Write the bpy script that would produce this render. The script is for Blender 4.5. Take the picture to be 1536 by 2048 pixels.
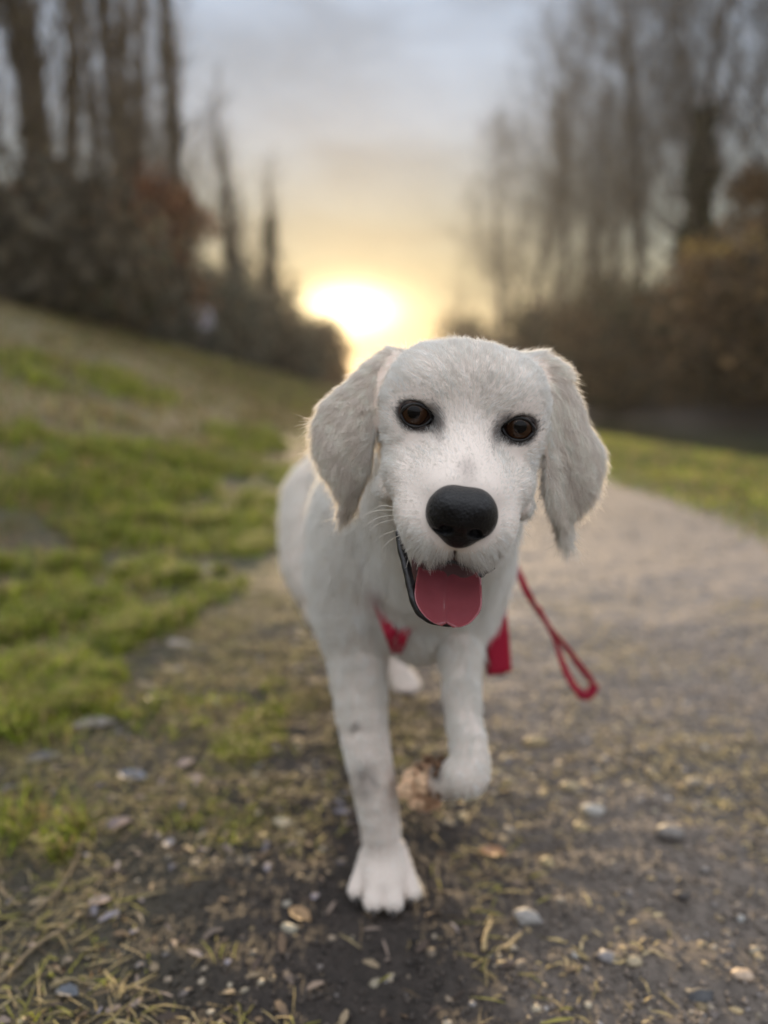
import bpy, math, random
import numpy as np
from mathutils import Vector, Matrix

DOG_H = .0028        # grid step of the dog's surface
FUR = 1.0            # density of the coat

for o in list(bpy.data.objects):
    bpy.data.objects.remove(o)
scene = bpy.context.scene
R = math.radians
rng = np.random.default_rng(7)
random.seed(7)

# ------------------------------------------------------------------ camera
CAM_H = 0.52
PITCH = R(8.55)
FPX = 1490.0
cam_data = bpy.data.cameras.new('camera')
cam = bpy.data.objects.new('camera', cam_data)
scene.collection.objects.link(cam)
cam.location = (0, 0, CAM_H)
cam.rotation_euler = (math.pi / 2 - PITCH, 0, 0)
cam_data.sensor_fit = 'VERTICAL'
cam_data.sensor_height = 36.0
cam_data.lens = 36.0 * FPX / 2048.0
cam_data.clip_start = 0.02
cam_data.clip_end = 2000
cam_data.dof.use_dof = True
cam_data.dof.focus_distance = 0.462
cam_data.dof.aperture_fstop = 2.5
scene.camera = cam
scene.render.resolution_x = 768
scene.render.resolution_y = 1024

# ------------------------------------------------------------------ sun and sky
SUN_AZ = math.atan((700 - 768) / FPX)              # to the left of straight ahead
SUN_EL = R(6.6)
sun_dir = Vector((math.sin(SUN_AZ) * math.cos(SUN_EL), math.cos(SUN_AZ) * math.cos(SUN_EL), math.sin(SUN_EL)))
sl = bpy.data.lights.new('sun', 'SUN')
sl.energy = 5.0
sl.angle = R(3.0)
sl.color = (1.0, 0.73, 0.42)
sun = bpy.data.objects.new('sun', sl)
scene.collection.objects.link(sun)
sun.rotation_euler = sun_dir.to_track_quat('Z', 'Y').to_euler()

world = bpy.data.worlds.new('World')
scene.world = world
world.use_nodes = True
wn = world.node_tree.nodes
wl = world.node_tree.links
wn.clear()


def N(tree, typ, **kw):
    n = tree.nodes.new(typ)
    for k, v in kw.items():
        setattr(n, k, v)
    return n


def math_node(tree, op, a, b=None, clamp=False):
    n = tree.nodes.new('ShaderNodeMath')
    n.operation = op
    n.use_clamp = clamp
    for i, s in enumerate((a, b)):
        if s is None:
            continue
        if isinstance(s, (int, float)):
            n.inputs[i].default_value = s
        else:
            tree.links.new(s, n.inputs[i])
    return n.outputs[0]


def ramp(tree, fac, stops, interp='LINEAR'):
    n = tree.nodes.new('ShaderNodeValToRGB')
    n.color_ramp.interpolation = interp
    els = n.color_ramp.elements
    while len(els) > 1:
        els.remove(els[-1])
    els[0].position = stops[0][0]
    els[0].color = (*stops[0][1], 1)
    for p, c in stops[1:]:
        e = els.new(p)
        e.color = (*c, 1)
    tree.links.new(fac, n.inputs[0])
    return n.outputs[0]


wt = world.node_tree
nish = N(wt, 'ShaderNodeTexSky')
nish.sky_type = 'NISHITA'
nish.sun_disc = False
nish.sun_elevation = SUN_EL
nish.sun_rotation = SUN_AZ
nish.air_density = 1.2
nish.dust_density = 1.0
bg1 = N(wt, 'ShaderNodeBackground')
bg1.inputs[1].default_value = 0.05  # nishita
wl.new(nish.outputs[0], bg1.inputs[0])
# thin broken cloud lit by the low sun
tc = N(wt, 'ShaderNodeTexCoord')
sep = N(wt, 'ShaderNodeSeparateXYZ')
wl.new(tc.outputs['Generated'], sep.inputs[0])
elev = sep.outputs[2]
base = ramp(wt, math_node(wt, 'MAXIMUM', elev, 0.0), [
    (0.00, (0.15, 0.11, 0.06)),
    (0.10, (0.09, 0.105, 0.075)),
    (0.16, (0.075, 0.105, 0.085)),
    (0.22, (0.115, 0.145, 0.145)),
    (0.32, (0.215, 0.255, 0.315)),
    (0.44, (0.245, 0.310, 0.415)),
    (0.70, (0.90, 0.96, 1.04)),
    (1.00, (1.35, 1.40, 1.48))])
# away from the sun the low sky loses its warmth
base_cool = ramp(wt, math_node(wt, 'MAXIMUM', elev, 0.0), [
    (0.00, (0.50, 0.51, 0.55)),
    (0.32, (0.60, 0.63, 0.70)),
    (0.70, (0.95, 1.00, 1.07)),
    (1.00, (1.35, 1.40, 1.48))])
dotn = N(wt, 'ShaderNodeVectorMath', operation='DOT_PRODUCT')
nrm = N(wt, 'ShaderNodeVectorMath', operation='NORMALIZE')
wl.new(tc.outputs['Generated'], nrm.inputs[0])
wl.new(nrm.outputs[0], dotn.inputs[0])
dotn.inputs[1].default_value = sun_dir
cosang = dotn.outputs['Value']
warm = N(wt, 'ShaderNodeMix', data_type='RGBA')
wfac = N(wt, 'ShaderNodeMapRange')
wl.new(cosang, wfac.inputs[0])
wfac.inputs[1].default_value = 0.2
wfac.inputs[2].default_value = 0.97
wl.new(wfac.outputs[0], warm.inputs[0])
wl.new(base_cool, warm.inputs[6])
wl.new(base, warm.inputs[7])
# cloud pattern stretched along the horizon
cm = N(wt, 'ShaderNodeMapping')
cm.inputs['Scale'].default_value = (2.2, 2.2, 7.0)
wl.new(nrm.outputs[0], cm.inputs[0])
cn = N(wt, 'ShaderNodeTexNoise')
cn.inputs['Scale'].default_value = 1.6
cn.inputs['Detail'].default_value = 5
cn.inputs['Roughness'].default_value = 0.55
cn.inputs['Distortion'].default_value = 0.6
wl.new(cm.outputs[0], cn.inputs[0])
cfac = N(wt, 'ShaderNodeMapRange')
wl.new(cn.outputs[0], cfac.inputs[0])
cfac.inputs[1].default_value = 0.35
cfac.inputs[2].default_value = 0.68
cfac.inputs[3].default_value = 0.76
cfac.inputs[4].default_value = 1.24
cl = N(wt, 'ShaderNodeVectorMath', operation='SCALE')
wl.new(warm.outputs[2], cl.inputs[0])
wl.new(cfac.outputs[0], cl.inputs[3])
# glow of the sun through the cloud, flattened by the cloud bank it sits in
dif = N(wt, 'ShaderNodeVectorMath', operation='SUBTRACT')
wl.new(nrm.outputs[0], dif.inputs[0])
dif.inputs[1].default_value = sun_dir
sc_ = N(wt, 'ShaderNodeVectorMath', operation='MULTIPLY')
wl.new(dif.outputs[0], sc_.inputs[0])
sc_.inputs[1].default_value = (1.0, 1.0, 2.0)
ln = N(wt, 'ShaderNodeVectorMath', operation='LENGTH')
wl.new(sc_.outputs[0], ln.inputs[0])
dist = ln.outputs['Value']


def gauss(d, s, amp):
    q = math_node(wt, 'DIVIDE', d, s)
    q = math_node(wt, 'MULTIPLY', q, q)
    q = math_node(wt, 'MULTIPLY', q, -1.0)
    q = math_node(wt, 'EXPONENT', q)
    return math_node(wt, 'MULTIPLY', q, amp)


g1 = N(wt, 'ShaderNodeVectorMath', operation='SCALE')
g1.inputs[0].default_value = (1.0, 0.80, 0.46)
wl.new(gauss(dist, 0.051, 3.0), g1.inputs[3])
g2 = N(wt, 'ShaderNodeVectorMath', operation='SCALE')
g2.inputs[0].default_value = (1.0, 0.74, 0.36)
wl.new(gauss(dist, 0.20, 0.03), g2.inputs[3])
ad1 = N(wt, 'ShaderNodeVectorMath', operation='ADD')
wl.new(cl.outputs[0], ad1.inputs[0])
wl.new(g1.outputs[0], ad1.inputs[1])
ad2 = N(wt, 'ShaderNodeVectorMath', operation='ADD')
wl.new(ad1.outputs[0], ad2.inputs[0])
wl.new(g2.outputs[0], ad2.inputs[1])
bg2 = N(wt, 'ShaderNodeBackground')
bg2.inputs[1].default_value = 1.0
wl.new(ad2.outputs[0], bg2.inputs[0])
addsh = N(wt, 'ShaderNodeMixShader')              # cloud covers four fifths of the sky
addsh.inputs[0].default_value = 0.8
wl.new(bg1.outputs[0], addsh.inputs[1])
wl.new(bg2.outputs[0], addsh.inputs[2])
wo = N(wt, 'ShaderNodeOutputWorld')
wl.new(addsh.outputs[0], wo.inputs[0])

scene.view_settings.view_transform = 'Standard'
scene.view_settings.look = 'None'
scene.view_settings.exposure = 0.85
scene.view_settings.gamma = 1.0
scene.view_settings.use_curve_mapping = False
scene.render.engine = 'CYCLES'
scene.cycles.use_denoising = True
scene.cycles.max_bounces = 8
scene.cycles.diffuse_bounces = 4
scene.cycles.glossy_bounces = 3
scene.cycles.transmission_bounces = 6
scene.cycles.transparent_max_bounces = 8
scene.cycles.sample_clamp_indirect = 6.0
try:
    scene.cycles_curves.shape = 'RIBBONS'
    scene.cycles_curves.subdivisions = 2
except Exception:
    pass

# ------------------------------------------------------------------ small helpers
col = scene.collection
cp, sp = math.cos(PITCH), math.sin(PITCH)


def P(u, v, Y):
    """world point on the plane y = Y that the photograph shows at (u, v)"""
    cx = (u - 768) / FPX
    cy = (1024 - v) / FPX
    dy = cp + cy * sp
    dz = cy * cp - sp
    t = Y / dy
    return np.array([cx * t, Y, CAM_H + dz * t])


def proj(p):
    p = np.asarray(p, float)
    y, z = p[..., 1], p[..., 2] - CAM_H
    depth = y * cp - z * sp
    return 768 + FPX * p[..., 0] / depth, 1024 - FPX * (y * sp + z * cp) / depth, depth


def smooth(a, b, x):
    t = np.clip((x - a) / (b - a), 0, 1)
    return t * t * (3 - 2 * t)


def vnoise(x, y, seed=0):
    """value noise, -1..1"""
    x = np.asarray(x, float); y = np.asarray(y, float)
    xi = np.floor(x).astype(np.int64); yi = np.floor(y).astype(np.int64)
    fx = x - xi; fy = y - yi
    fx = fx * fx * (3 - 2 * fx); fy = fy * fy * (3 - 2 * fy)

    def h(a, b):
        n = (a * 374761393 + b * 668265263 + seed * 1442695041) & 0xFFFFFFFF
        n = ((n ^ (n >> 13)) * 1274126177) & 0xFFFFFFFF
        n = n ^ (n >> 16)
        return (n & 0xFFFF) / 32767.5 - 1.0
    return ((h(xi, yi) * (1 - fx) + h(xi + 1, yi) * fx) * (1 - fy)
            + (h(xi, yi + 1) * (1 - fx) + h(xi + 1, yi + 1) * fx) * fy)


def fbm(x, y, oct=4, seed=0):
    s = 0; a = 1; t = 0
    for i in range(oct):
        s = s + a * vnoise(x * 2 ** i + 17.3 * i, y * 2 ** i - 9.1 * i, seed + i)
        t += a; a *= 0.5
    return s / t


def link(o, parent=None):
    col.objects.link(o)
    if parent is not None:
        o.parent = parent
    return o


def np_mesh(name, verts, faces, mat=None, smooth_=True, colors=None):
    """faces: (n,k) int array or list of such arrays"""
    if not isinstance(faces, list):
        faces = [faces]
    faces = [np.asarray(f, np.int32) for f in faces if len(f)]
    me = bpy.data.meshes.new(name)
    verts = np.asarray(verts, np.float32)
    me.vertices.add(len(verts))
    me.vertices.foreach_set('co', verts.ravel())
    nl = sum(f.size for f in faces); nf = sum(len(f) for f in faces)
    me.loops.add(nl)
    me.loops.foreach_set('vertex_index', np.concatenate([f.ravel() for f in faces]))
    me.polygons.add(nf)
    tot = np.concatenate([np.full(len(f), f.shape[1], np.int32) for f in faces])
    st = np.concatenate([[0], np.cumsum(tot)[:-1]]).astype(np.int32)
    me.polygons.foreach_set('loop_start', st)
    if smooth_:
        me.polygons.foreach_set('use_smooth', np.ones(nf, bool))
    me.update(calc_edges=True)
    me.validate()
    if colors is not None:
        a = me.color_attributes.new('tint', 'FLOAT_COLOR', 'POINT')
        c = np.ones((len(verts), 4), np.float32)
        c[:, :3] = colors
        a.data.foreach_set('color', c.ravel())
    if mat is not None:
        me.materials.append(mat)
    return me


def obj(name, me, parent=None, **props):
    o = bpy.data.objects.new(name, me)
    link(o, parent)
    for k, v in props.items():
        o[k] = v
    return o


def thing(name, label, cat, loc=(0, 0, 0), rotz=0.0, group=None, data=None):
    o = bpy.data.objects.new(name, data)
    link(o)
    o.location = loc
    o.rotation_euler = (0, 0, rotz)
    o['label'] = label
    o['category'] = cat
    if group:
        o['group'] = group
    return o


def copy_tree(root, loc, rotz=0.0, scale=1.0, label=None):
    r = root.copy(); col.objects.link(r)
    r.location = loc; r.rotation_euler = (0, 0, rotz); r.scale = (scale,) * 3 if not hasattr(scale, '__len__') else scale
    if label:
        r['label'] = label
    for ch in list(root.children):
        c = ch.copy(); col.objects.link(c); c.parent = r
        for g in list(ch.children):
            d = g.copy(); col.objects.link(d); d.parent = c
    return r


def material(name, color=(0.5, 0.5, 0.5), rough=0.8, attr=None, bump=None, spec=0.3, noise=None, trans=0.0, sss=0.0, mult=(1, 1, 1)):
    m = bpy.data.materials.new(name)
    m.use_nodes = True
    t = m.node_tree
    b = t.nodes['Principled BSDF']
    b.inputs['Roughness'].default_value = rough
    b.inputs['Specular IOR Level'].default_value = spec
    src = None
    if attr:
        a = N(t, 'ShaderNodeAttribute'); a.attribute_name = attr
        src = a.outputs['Color']
    else:
        c = N(t, 'ShaderNodeRGB'); c.outputs[0].default_value = (*color, 1)
        src = c.outputs[0]
    if noise:
        sc, amt = noise
        tcx = N(t, 'ShaderNodeTexCoord')
        nn = N(t, 'ShaderNodeTexNoise'); nn.inputs['Scale'].default_value = sc
        nn.inputs['Detail'].default_value = 6
        t.links.new(tcx.outputs['Object'], nn.inputs[0])
        mr = N(t, 'ShaderNodeMapRange')
        mr.inputs[1].default_value = 0.3; mr.inputs[2].default_value = 0.7
        mr.inputs[3].default_value = 1 - amt; mr.inputs[4].default_value = 1 + amt
        t.links.new(nn.outputs[0], mr.inputs[0])
        vm = N(t, 'ShaderNodeVectorMath', operation='SCALE')
        t.links.new(src, vm.inputs[0]); t.links.new(mr.outputs[0], vm.inputs[3])
        src = vm.outputs[0]
    t.links.new(src, b.inputs['Base Color'])
    if sss:
        b.inputs['Subsurface Weight'].default_value = sss
        b.inputs['Subsurface Scale'].default_value = 0.004
        b.inputs['Subsurface Radius'].default_value = (1.0, 0.35, 0.25)
    if bump:
        sc, st, dd = bump
        tcx = N(t, 'ShaderNodeTexCoord')
        nn = N(t, 'ShaderNodeTexNoise'); nn.inputs['Scale'].default_value = sc
        nn.inputs['Detail'].default_value = 5
        t.links.new(tcx.outputs['Object'], nn.inputs[0])
        bp = N(t, 'ShaderNodeBump'); bp.inputs['Strength'].default_value = st; bp.inputs['Distance'].default_value = dd
        t.links.new(nn.outputs[0], bp.inputs['Height'])
        t.links.new(bp.outputs[0], b.inputs['Normal'])
    if trans:
        tr = N(t, 'ShaderNodeBsdfTranslucent')
        t.links.new(src, tr.inputs[0])
        mx = N(t, 'ShaderNodeMixShader'); mx.inputs[0].default_value = trans
        t.links.new(b.outputs[0], mx.inputs[1]); t.links.new(tr.outputs[0], mx.inputs[2])
        t.links.new(mx.outputs[0], t.nodes['Material Output'].inputs[0])
    return m


def tubes(segs, n=4):
    """segs: (m,8) p0 p1 r0 r1 -> verts, quads"""
    segs = np.asarray(segs, float)
    p0, p1, r0, r1 = segs[:, :3], segs[:, 3:6], segs[:, 6], segs[:, 7]
    d = p1 - p0
    d /= np.linalg.norm(d, axis=1, keepdims=True) + 1e-9
    up = np.where(np.abs(d[:, 2:3]) > 0.9, np.array([[1.0, 0, 0]]), np.array([[0, 0, 1.0]]))
    a = np.cross(d, up); a /= np.linalg.norm(a, axis=1, keepdims=True) + 1e-9
    b = np.cross(d, a)
    ang = np.arange(n) / n * 2 * np.pi
    ca, sa = np.cos(ang), np.sin(ang)
    ring = a[:, None, :] * ca[None, :, None] + b[:, None, :] * sa[None, :, None]
    v0 = p0[:, None] + ring * r0[:, None, None]
    v1 = p1[:, None] + ring * r1[:, None, None]
    v = np.concatenate([v0, v1], axis=1).reshape(-1, 3)
    base_ = np.arange(len(segs))[:, None] * 2 * n
    i = np.arange(n); j = (i + 1) % n
    f = np.stack([i, j, j + n, i + n], axis=1)[None] + base_[:, :, None]
    return v, f.reshape(-1, 4)


def tube_path(pts, radii, n=10, cap=True):
    """one smooth tube along pts"""
    pts = np.asarray(pts, float); m = len(pts)
    radii = np.broadcast_to(np.asarray(radii, float), (m,))
    d = np.gradient(pts, axis=0); d /= np.linalg.norm(d, axis=1, keepdims=True) + 1e-12
    a = np.cross(d[0], [0.13, 0.41, 0.9]); a /= np.linalg.norm(a)
    vs = []
    ang = np.arange(n) / n * 2 * np.pi
    for k in range(m):
        a = a - d[k] * np.dot(a, d[k]); a /= np.linalg.norm(a)
        b = np.cross(d[k], a)
        vs.append(pts[k] + radii[k] * (np.cos(ang)[:, None] * a + np.sin(ang)[:, None] * b))
    vs = np.concatenate(vs)
    f = []
    for k in range(m - 1):
        for i in range(n):
            j = (i + 1) % n
            f.append((k * n + i, k * n + j, (k + 1) * n + j, (k + 1) * n + i))
    if cap:
        c0 = len(vs); vs = np.concatenate([vs, pts[:1] - d[:1] * radii[0] * .6, pts[-1:] + d[-1:] * radii[-1] * .6])
        t = [((i + 1) % n, i, c0) for i in range(n)] + [((m - 1) * n + i, (m - 1) * n + (i + 1) % n, c0 + 1) for i in range(n)]
        return vs, [np.array(f), np.array(t)]
    return vs, [np.array(f)]


def spline(pts, n):
    """Catmull-Rom through pts, n samples"""
    pts = np.asarray(pts, float)
    q = np.concatenate([2 * pts[:1] - pts[1:2], pts, 2 * pts[-1:] - pts[-2:-1]])
    t = np.linspace(0, len(pts) - 1 - 1e-9, n)
    i = t.astype(int); f = (t - i)[:, None]
    a, b, c, d = q[i], q[i + 1], q[i + 2], q[i + 3]
    return 0.5 * (2 * b + (c - a) * f + (2 * a - 5 * b + 4 * c - d) * f ** 2 + (3 * b - a - 3 * c + d) * f ** 3)


def hair_object(name, pts, rad, color, mat, parent):
    """pts (n,k,3), rad (n,k), color (n,3) -> a Curves object"""
    n, k = pts.shape[:2]
    cu = bpy.data.hair_curves.new(name)
    cu.add_curves([k] * n)
    cu.position_data.foreach_set('vector', np.ascontiguousarray(pts, np.float32).ravel())
    a = cu.attributes.get('radius') or cu.attributes.new('radius', 'FLOAT', 'POINT')
    a.data.foreach_set('value', np.ascontiguousarray(rad, np.float32).ravel())
    c = cu.attributes.new('tint', 'FLOAT_COLOR', 'CURVE')
    cc = np.ones((n, 4), np.float32); cc[:, :3] = color
    c.data.foreach_set('color', cc.ravel())
    cu.materials.append(mat)
    o = bpy.data.objects.new(name, cu)
    return link(o, parent)


# ================================================================== THE PLACE
def H(x, y):
    """height of the ground"""
    x = np.asarray(x, float); y = np.asarray(y, float)
    # grass bank rising on the left
    t = -(x + .80)
    b = .44 * np.where(t > .35, t - .175, np.where(t > 0, t * t / .70, 0))
    crest = 2.0
    b = crest - np.log1p(np.exp((crest - b) * 6)) / 6 + .0
    b = np.maximum(b, 0) * 1.0
    # verge, then the canal cut
    r = smooth(1.30, 1.75, x) * .035
    cut = smooth(2.95, 3.6, x) * (1 - smooth(7.8, 9.2, x)) * (1 - smooth(52, 62, y))
    far = smooth(8.4, 11.0, x) * .55 * smooth(400, 100, y)
    b = b * smooth(400, 100, y)
    z = b + r - cut * .8 + far
    n = .035 * fbm(x * .9, y * .9, 3, 2) * smooth(-.5, -1.6, x) + .012 * fbm(x * 3, y * 3, 3, 4) * smooth(-.1, -.9, x)
    # ruts and ripples in the trodden path
    near = smooth(6, 2.5, y)
    pathm = smooth(-.55, -.15, x) * smooth(1.7, 1.2, x)
    rip = .0060 * fbm(x * 7, y * 16, 3, 8) + .0060 * fbm(x * 26, y * 38, 3, 12)
    n = n + near * rip * (0.5 + .5 * pathm) - .006 * pathm * np.exp(-((x - .02) / .12) ** 2)
    n = n + .012 * fbm(x * 1.4, y * .8, 2, 33) * pathm
    # level where the dog stands
    k = np.exp(-((x) ** 2 + (y - .71) ** 2) / .006)
    return (z + n) * (1 - k)


def G(u, v):
    """where the ray through (u, v) meets the ground"""
    cx = (u - 768) / FPX; cy = (1024 - v) / FPX
    d = np.array([cx, cp + cy * sp, cy * cp - sp])
    t = .3
    while t < 150:
        q = np.array([0, 0, CAM_H]) + d * t
        if q[2] < H(q[0], q[1]):
            break
        t *= 1.004
    return q


def axis_(near_lo, near_hi, step, far_lo, far_hi, g=1.045):
    a = list(np.arange(near_lo, near_hi, step))
    s = step; x = a[-1]
    while x < far_hi:
        s *= g; x += s; a.append(x)
    s = step; x = a[0]; b = []
    while x > far_lo:
        s *= g; x -= s; b.append(x)
    return np.array(b[::-1] + a)


gx = axis_(-.80, .90, .0072, -420, 420, 1.06)
gy = axis_(.30, 1.9, .0078, -60, 700, 1.06)
X, Y_ = np.meshgrid(gx, gy, indexing='xy')
Z = H(X, Y_)
gv = np.stack([X, Y_, Z], -1).reshape(-1, 3)
nx_, ny_ = len(gx), len(gy)
ii = np.arange(ny_ - 1)[:, None] * nx_ + np.arange(nx_ - 1)[None]
gf = np.stack([ii, ii + 1, ii + nx_ + 1, ii + nx_], -1).reshape(-1, 4)


def grass_mask(x, y):
    """0 bare soil .. 1 lush"""
    n = fbm(x * 2.3, y * 1.6, 4, 21)
    edge = -.30 - .06 * np.sin(y * 1.7)
    m = smooth(edge + .34, edge - .35, x + .22 * n)
    right = smooth(1.36, 1.52, x + .10 * n) * smooth(3.15, 3.0, x)
    return np.clip(m * np.clip(.70 + .9 * n, .10, 1) + right * .95, 0, 1)


def dog_shade(x, y):  # band of the dog's cast shadow, painted into already dark soil
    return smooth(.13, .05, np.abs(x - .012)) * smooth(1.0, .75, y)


def ground_color(x, y):
    soil = np.array([.042, .033, .028]); path = np.array([.208, .172, .146]); moss = np.array([.100, .110, .020]); litter = np.array([.190, .150, .075])
    n1 = fbm(x * 6, y * 6, 4, 41)[..., None]; n2 = fbm(x * 1.7, y * 1.2, 3, 43)[..., None]
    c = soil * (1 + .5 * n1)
    shade_w = dog_shade(x, y)[..., None]
    c = c * (1 - .35 * shade_w)
    pm = (smooth(.02, .24, x + .06 * n1[..., 0] + .12 * smooth(1.1, 2.2, y)) * smooth(1.75, 1.35, x))[..., None]  # near the dog dark soil reaches further right, part of its painted shadow
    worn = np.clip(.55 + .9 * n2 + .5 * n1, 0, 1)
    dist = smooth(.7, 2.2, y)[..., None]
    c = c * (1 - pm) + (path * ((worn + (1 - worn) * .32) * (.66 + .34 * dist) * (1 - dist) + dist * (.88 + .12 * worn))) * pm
    g = grass_mask(x, y)[..., None]
    c = c * (1 - .38 * g) + moss * .38 * g
    bank = smooth(-1.0, -2.2, x)[..., None] * np.clip(.55 + n2, 0, 1)
    c = c * (1 - bank * .7) + litter * bank * .7
    return np.clip(c, .004, 1)


M_ground = bpy.data.materials.new('ground'); M_ground.use_nodes = True
t = M_ground.node_tree; b = t.nodes['Principled BSDF']
at = N(t, 'ShaderNodeAttribute'); at.attribute_name = 'tint'
tcx = N(t, 'ShaderNodeTexCoord')
n1 = N(t, 'ShaderNodeTexNoise'); n1.inputs['Scale'].default_value = 55; n1.inputs['Detail'].default_value = 8; n1.inputs['Roughness'].default_value = .7
n2 = N(t, 'ShaderNodeTexVoronoi'); n2.inputs['Scale'].default_value = 120
t.links.new(tcx.outputs['Object'], n1.inputs[0]); t.links.new(tcx.outputs['Object'], n2.inputs[0])
mr = N(t, 'ShaderNodeMapRange'); mr.inputs[1].default_value = .3; mr.inputs[2].default_value = .7; mr.inputs[3].default_value = .45; mr.inputs[4].default_value = 1.6
t.links.new(n1.outputs[0], mr.inputs[0])
vm = N(t, 'ShaderNodeVectorMath', operation='SCALE'); t.links.new(at.outputs['Color'], vm.inputs[0]); t.links.new(mr.outputs[0], vm.inputs[3])
t.links.new(vm.outputs[0], b.inputs['Base Color'])
b.inputs['Roughness'].default_value = .82; b.inputs['Specular IOR Level'].default_value = .35
hsum = math_node(t, 'ADD', math_node(t, 'MULTIPLY', n1.outputs[0], 1.0), math_node(t, 'MULTIPLY', n2.outputs['Distance'], .6))
bp = N(t, 'ShaderNodeBump'); bp.inputs['Strength'].default_value = .8; bp.inputs['Distance'].default_value = .004
t.links.new(hsum, bp.inputs['Height']); t.links.new(bp.outputs[0], b.inputs['Normal'])
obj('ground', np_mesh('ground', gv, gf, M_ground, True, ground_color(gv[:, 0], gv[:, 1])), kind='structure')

# canal water
M_water = material('canal_water', (.050, .058, .036), rough=.06, spec=.5, bump=(1.6, .25, .02))
M_water.node_tree.nodes['Principled BSDF'].inputs['IOR'].default_value = 1.33
wy = np.linspace(-40, 62, 60)
wv_ = np.array([[x, y, -.15] for y in wy for x in (2.9, 9.2)])
wf = np.array([[2 * i, 2 * i + 1, 2 * i + 3, 2 * i + 2] for i in range(59)])
obj('canal_water', np_mesh('canal_water', wv_, wf, M_water), kind='structure')

# ------------------------------------------------------------------ blades
M_blade = material('grass_blade', attr='tint', rough=.6, spec=.25, trans=.40)


def blades(x, y, h, w, lean, colors, seed, bend=.5):
    n = len(x)
    r = np.random.default_rng(seed)
    z = H(x, y) - .003
    root = np.stack([x, y, z], 1)
    a = r.uniform(0, 2 * np.pi, n)
    side = np.stack([np.cos(a), np.sin(a), np.zeros(n)], 1)
    ld = r.uniform(0, 2 * np.pi, n)
    L = np.stack([np.cos(ld), np.sin(ld), np.zeros(n)], 1) * (lean * r.uniform(.2, 1.2, n))[:, None]
    up = np.array([0, 0, 1.0])
    m = root + (up * .55 + L * .35) * h[:, None]
    q = root + (up * (.95 - .45 * np.minimum(lean, 1.6))[:, None] + L * (1.0)) * h[:, None]
    ww = (w[:, None]) * side * .5
    v = np.stack([root - ww, root + ww, m - ww * .8, m + ww * .8, q], 1).reshape(-1, 3)
    b0 = np.arange(n)[:, None] * 5
    f4 = b0 + np.array([[0, 1, 3, 2]]); f3 = b0 + np.array([[2, 3, 4]])
    c = np.repeat(colors, 5, 0)
    return v, f4, f3, c


GREEN = np.array([.140, .220, .028]); LIME = np.array([.44, .50, .045]); DARKG = np.array([.050, .100, .022]); STRAW = np.array([.34, .26, .12]); BROWN = np.array([.12, .085, .05])


def blade_colors(x, y, r, straw):
    n = fbm(x * 3.1, y * 2.2, 3, 55)
    k = np.clip(.45 + .9 * n + r.normal(0, .22, len(x)), 0, 1)[:, None]
    c = np.where(k < .5, DARKG * (1 - 2 * k) + GREEN * 2 * k, GREEN * (2 - 2 * k) + LIME * (2 * k - 1))
    s = (r.random(len(x)) < straw)[:, None]
    br = (r.random(len(x)) < .35)[:, None]
    c = np.where(s, np.where(br, BROWN, STRAW), c)
    return c * r.uniform(.75, 1.25, (len(x), 1))


def scatter(n, xlo, xhi, ylo, yhi, dens, r, power=1.0):
    x = r.uniform(xlo, xhi, n)
    u_ = r.random(n)
    y = ylo + (yhi - ylo) * u_ ** power
    k = r.random(n) < dens(x, y)
    return x[k], y[k]


r = np.random.default_rng(3)
parts_v, parts_4, parts_3, parts_c = [], [], [], []


def push(res):
    v, f4, f3, c = res
    o = sum(len(a) for a in parts_v)
    parts_v.append(v); parts_4.append(f4 + o); parts_3.append(f3 + o); parts_c.append(c)


# near verge: short mossy turf, patches of taller green
def patch(x, y):
    n = fbm(x * 5.2, y * 4.0, 4, 77)
    return smooth(-.10, .34, n)


def holes(x, y):
    return .12 + .88 * smooth(-.22, .12, fbm(x * 11, y * 8, 3, 88))


def strawness(x):
    return .22 + .38 * smooth(-1.1, -2.6, x)


x, y = scatter(215000, -1.6, .12, -.4, 3.2, lambda x, y: grass_mask(x, y) ** 1.3 * (.10 + .90 * patch(x, y) ** 1.3) * holes(x, y), r, 1.0)
pt = patch(x, y)
h = (.009 + .022 * pt * smooth(-.15, -.75, x) + .012 * smooth(-.9, -1.5, x)) * r.uniform(.5, 1.5, len(x))
push(blades(x, y, h, r.uniform(.0012, .0030, len(x)), np.full(len(x), .9), blade_colors(x, y, r, np.interp(y, [.5, 1.1], [.78, .50])) * np.array([1.05, .92, 1.0]), 1))
x, y = scatter(120000, -6.5, -.4, 2.4, 16, lambda x, y: grass_mask(x, y) * (.05 + .95 * patch(x * .8, y * .7) ** 1.4) * holes(x * .6, y * .5), r, 1.4)
h = (.030 + .085 * patch(x * .6, y * .5)) * r.uniform(.5, 1.5, len(x)) * smooth(-.3, -.9, x)
st = np.where(x < -1.3, .86, .72)
c1 = blade_colors(x, y, r, 0); ss_ = r.random(len(x)) < st
c1[ss_] = np.where(r.random((ss_.sum(), 1)) < .3, BROWN, STRAW * .9) * r.uniform(.6, 1.3, (ss_.sum(), 1))
push(blades(x, y, h, .004 + .0016 * y * r.uniform(.5, 1.2, len(x)), np.full(len(x), .8), c1, 2))
x, y = scatter(30000, -6.5, -1.3, -2.5, 3.0, lambda x, y: .15 + .85 * patch(x * .8, y * .7), r, 1.0)
h = .06 * r.uniform(.5, 1.5, len(x))
c1 = blade_colors(x, y, r, 0); ss_ = r.random(len(x)) < .7
c1[ss_] = (STRAW * .9) * r.uniform(.5, 1.3, (ss_.sum(), 1))
push(blades(x, y, h, r.uniform(.004, .010, len(x)), np.full(len(x), .8), c1, 3))
x, y = scatter(60000, -8, -.5, 14, 70, lambda x, y: grass_mask(x, y), r, 1.5)
h = .11 * r.uniform(.5, 1.5, len(x)) * smooth(-.3, -.9, x)
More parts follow.
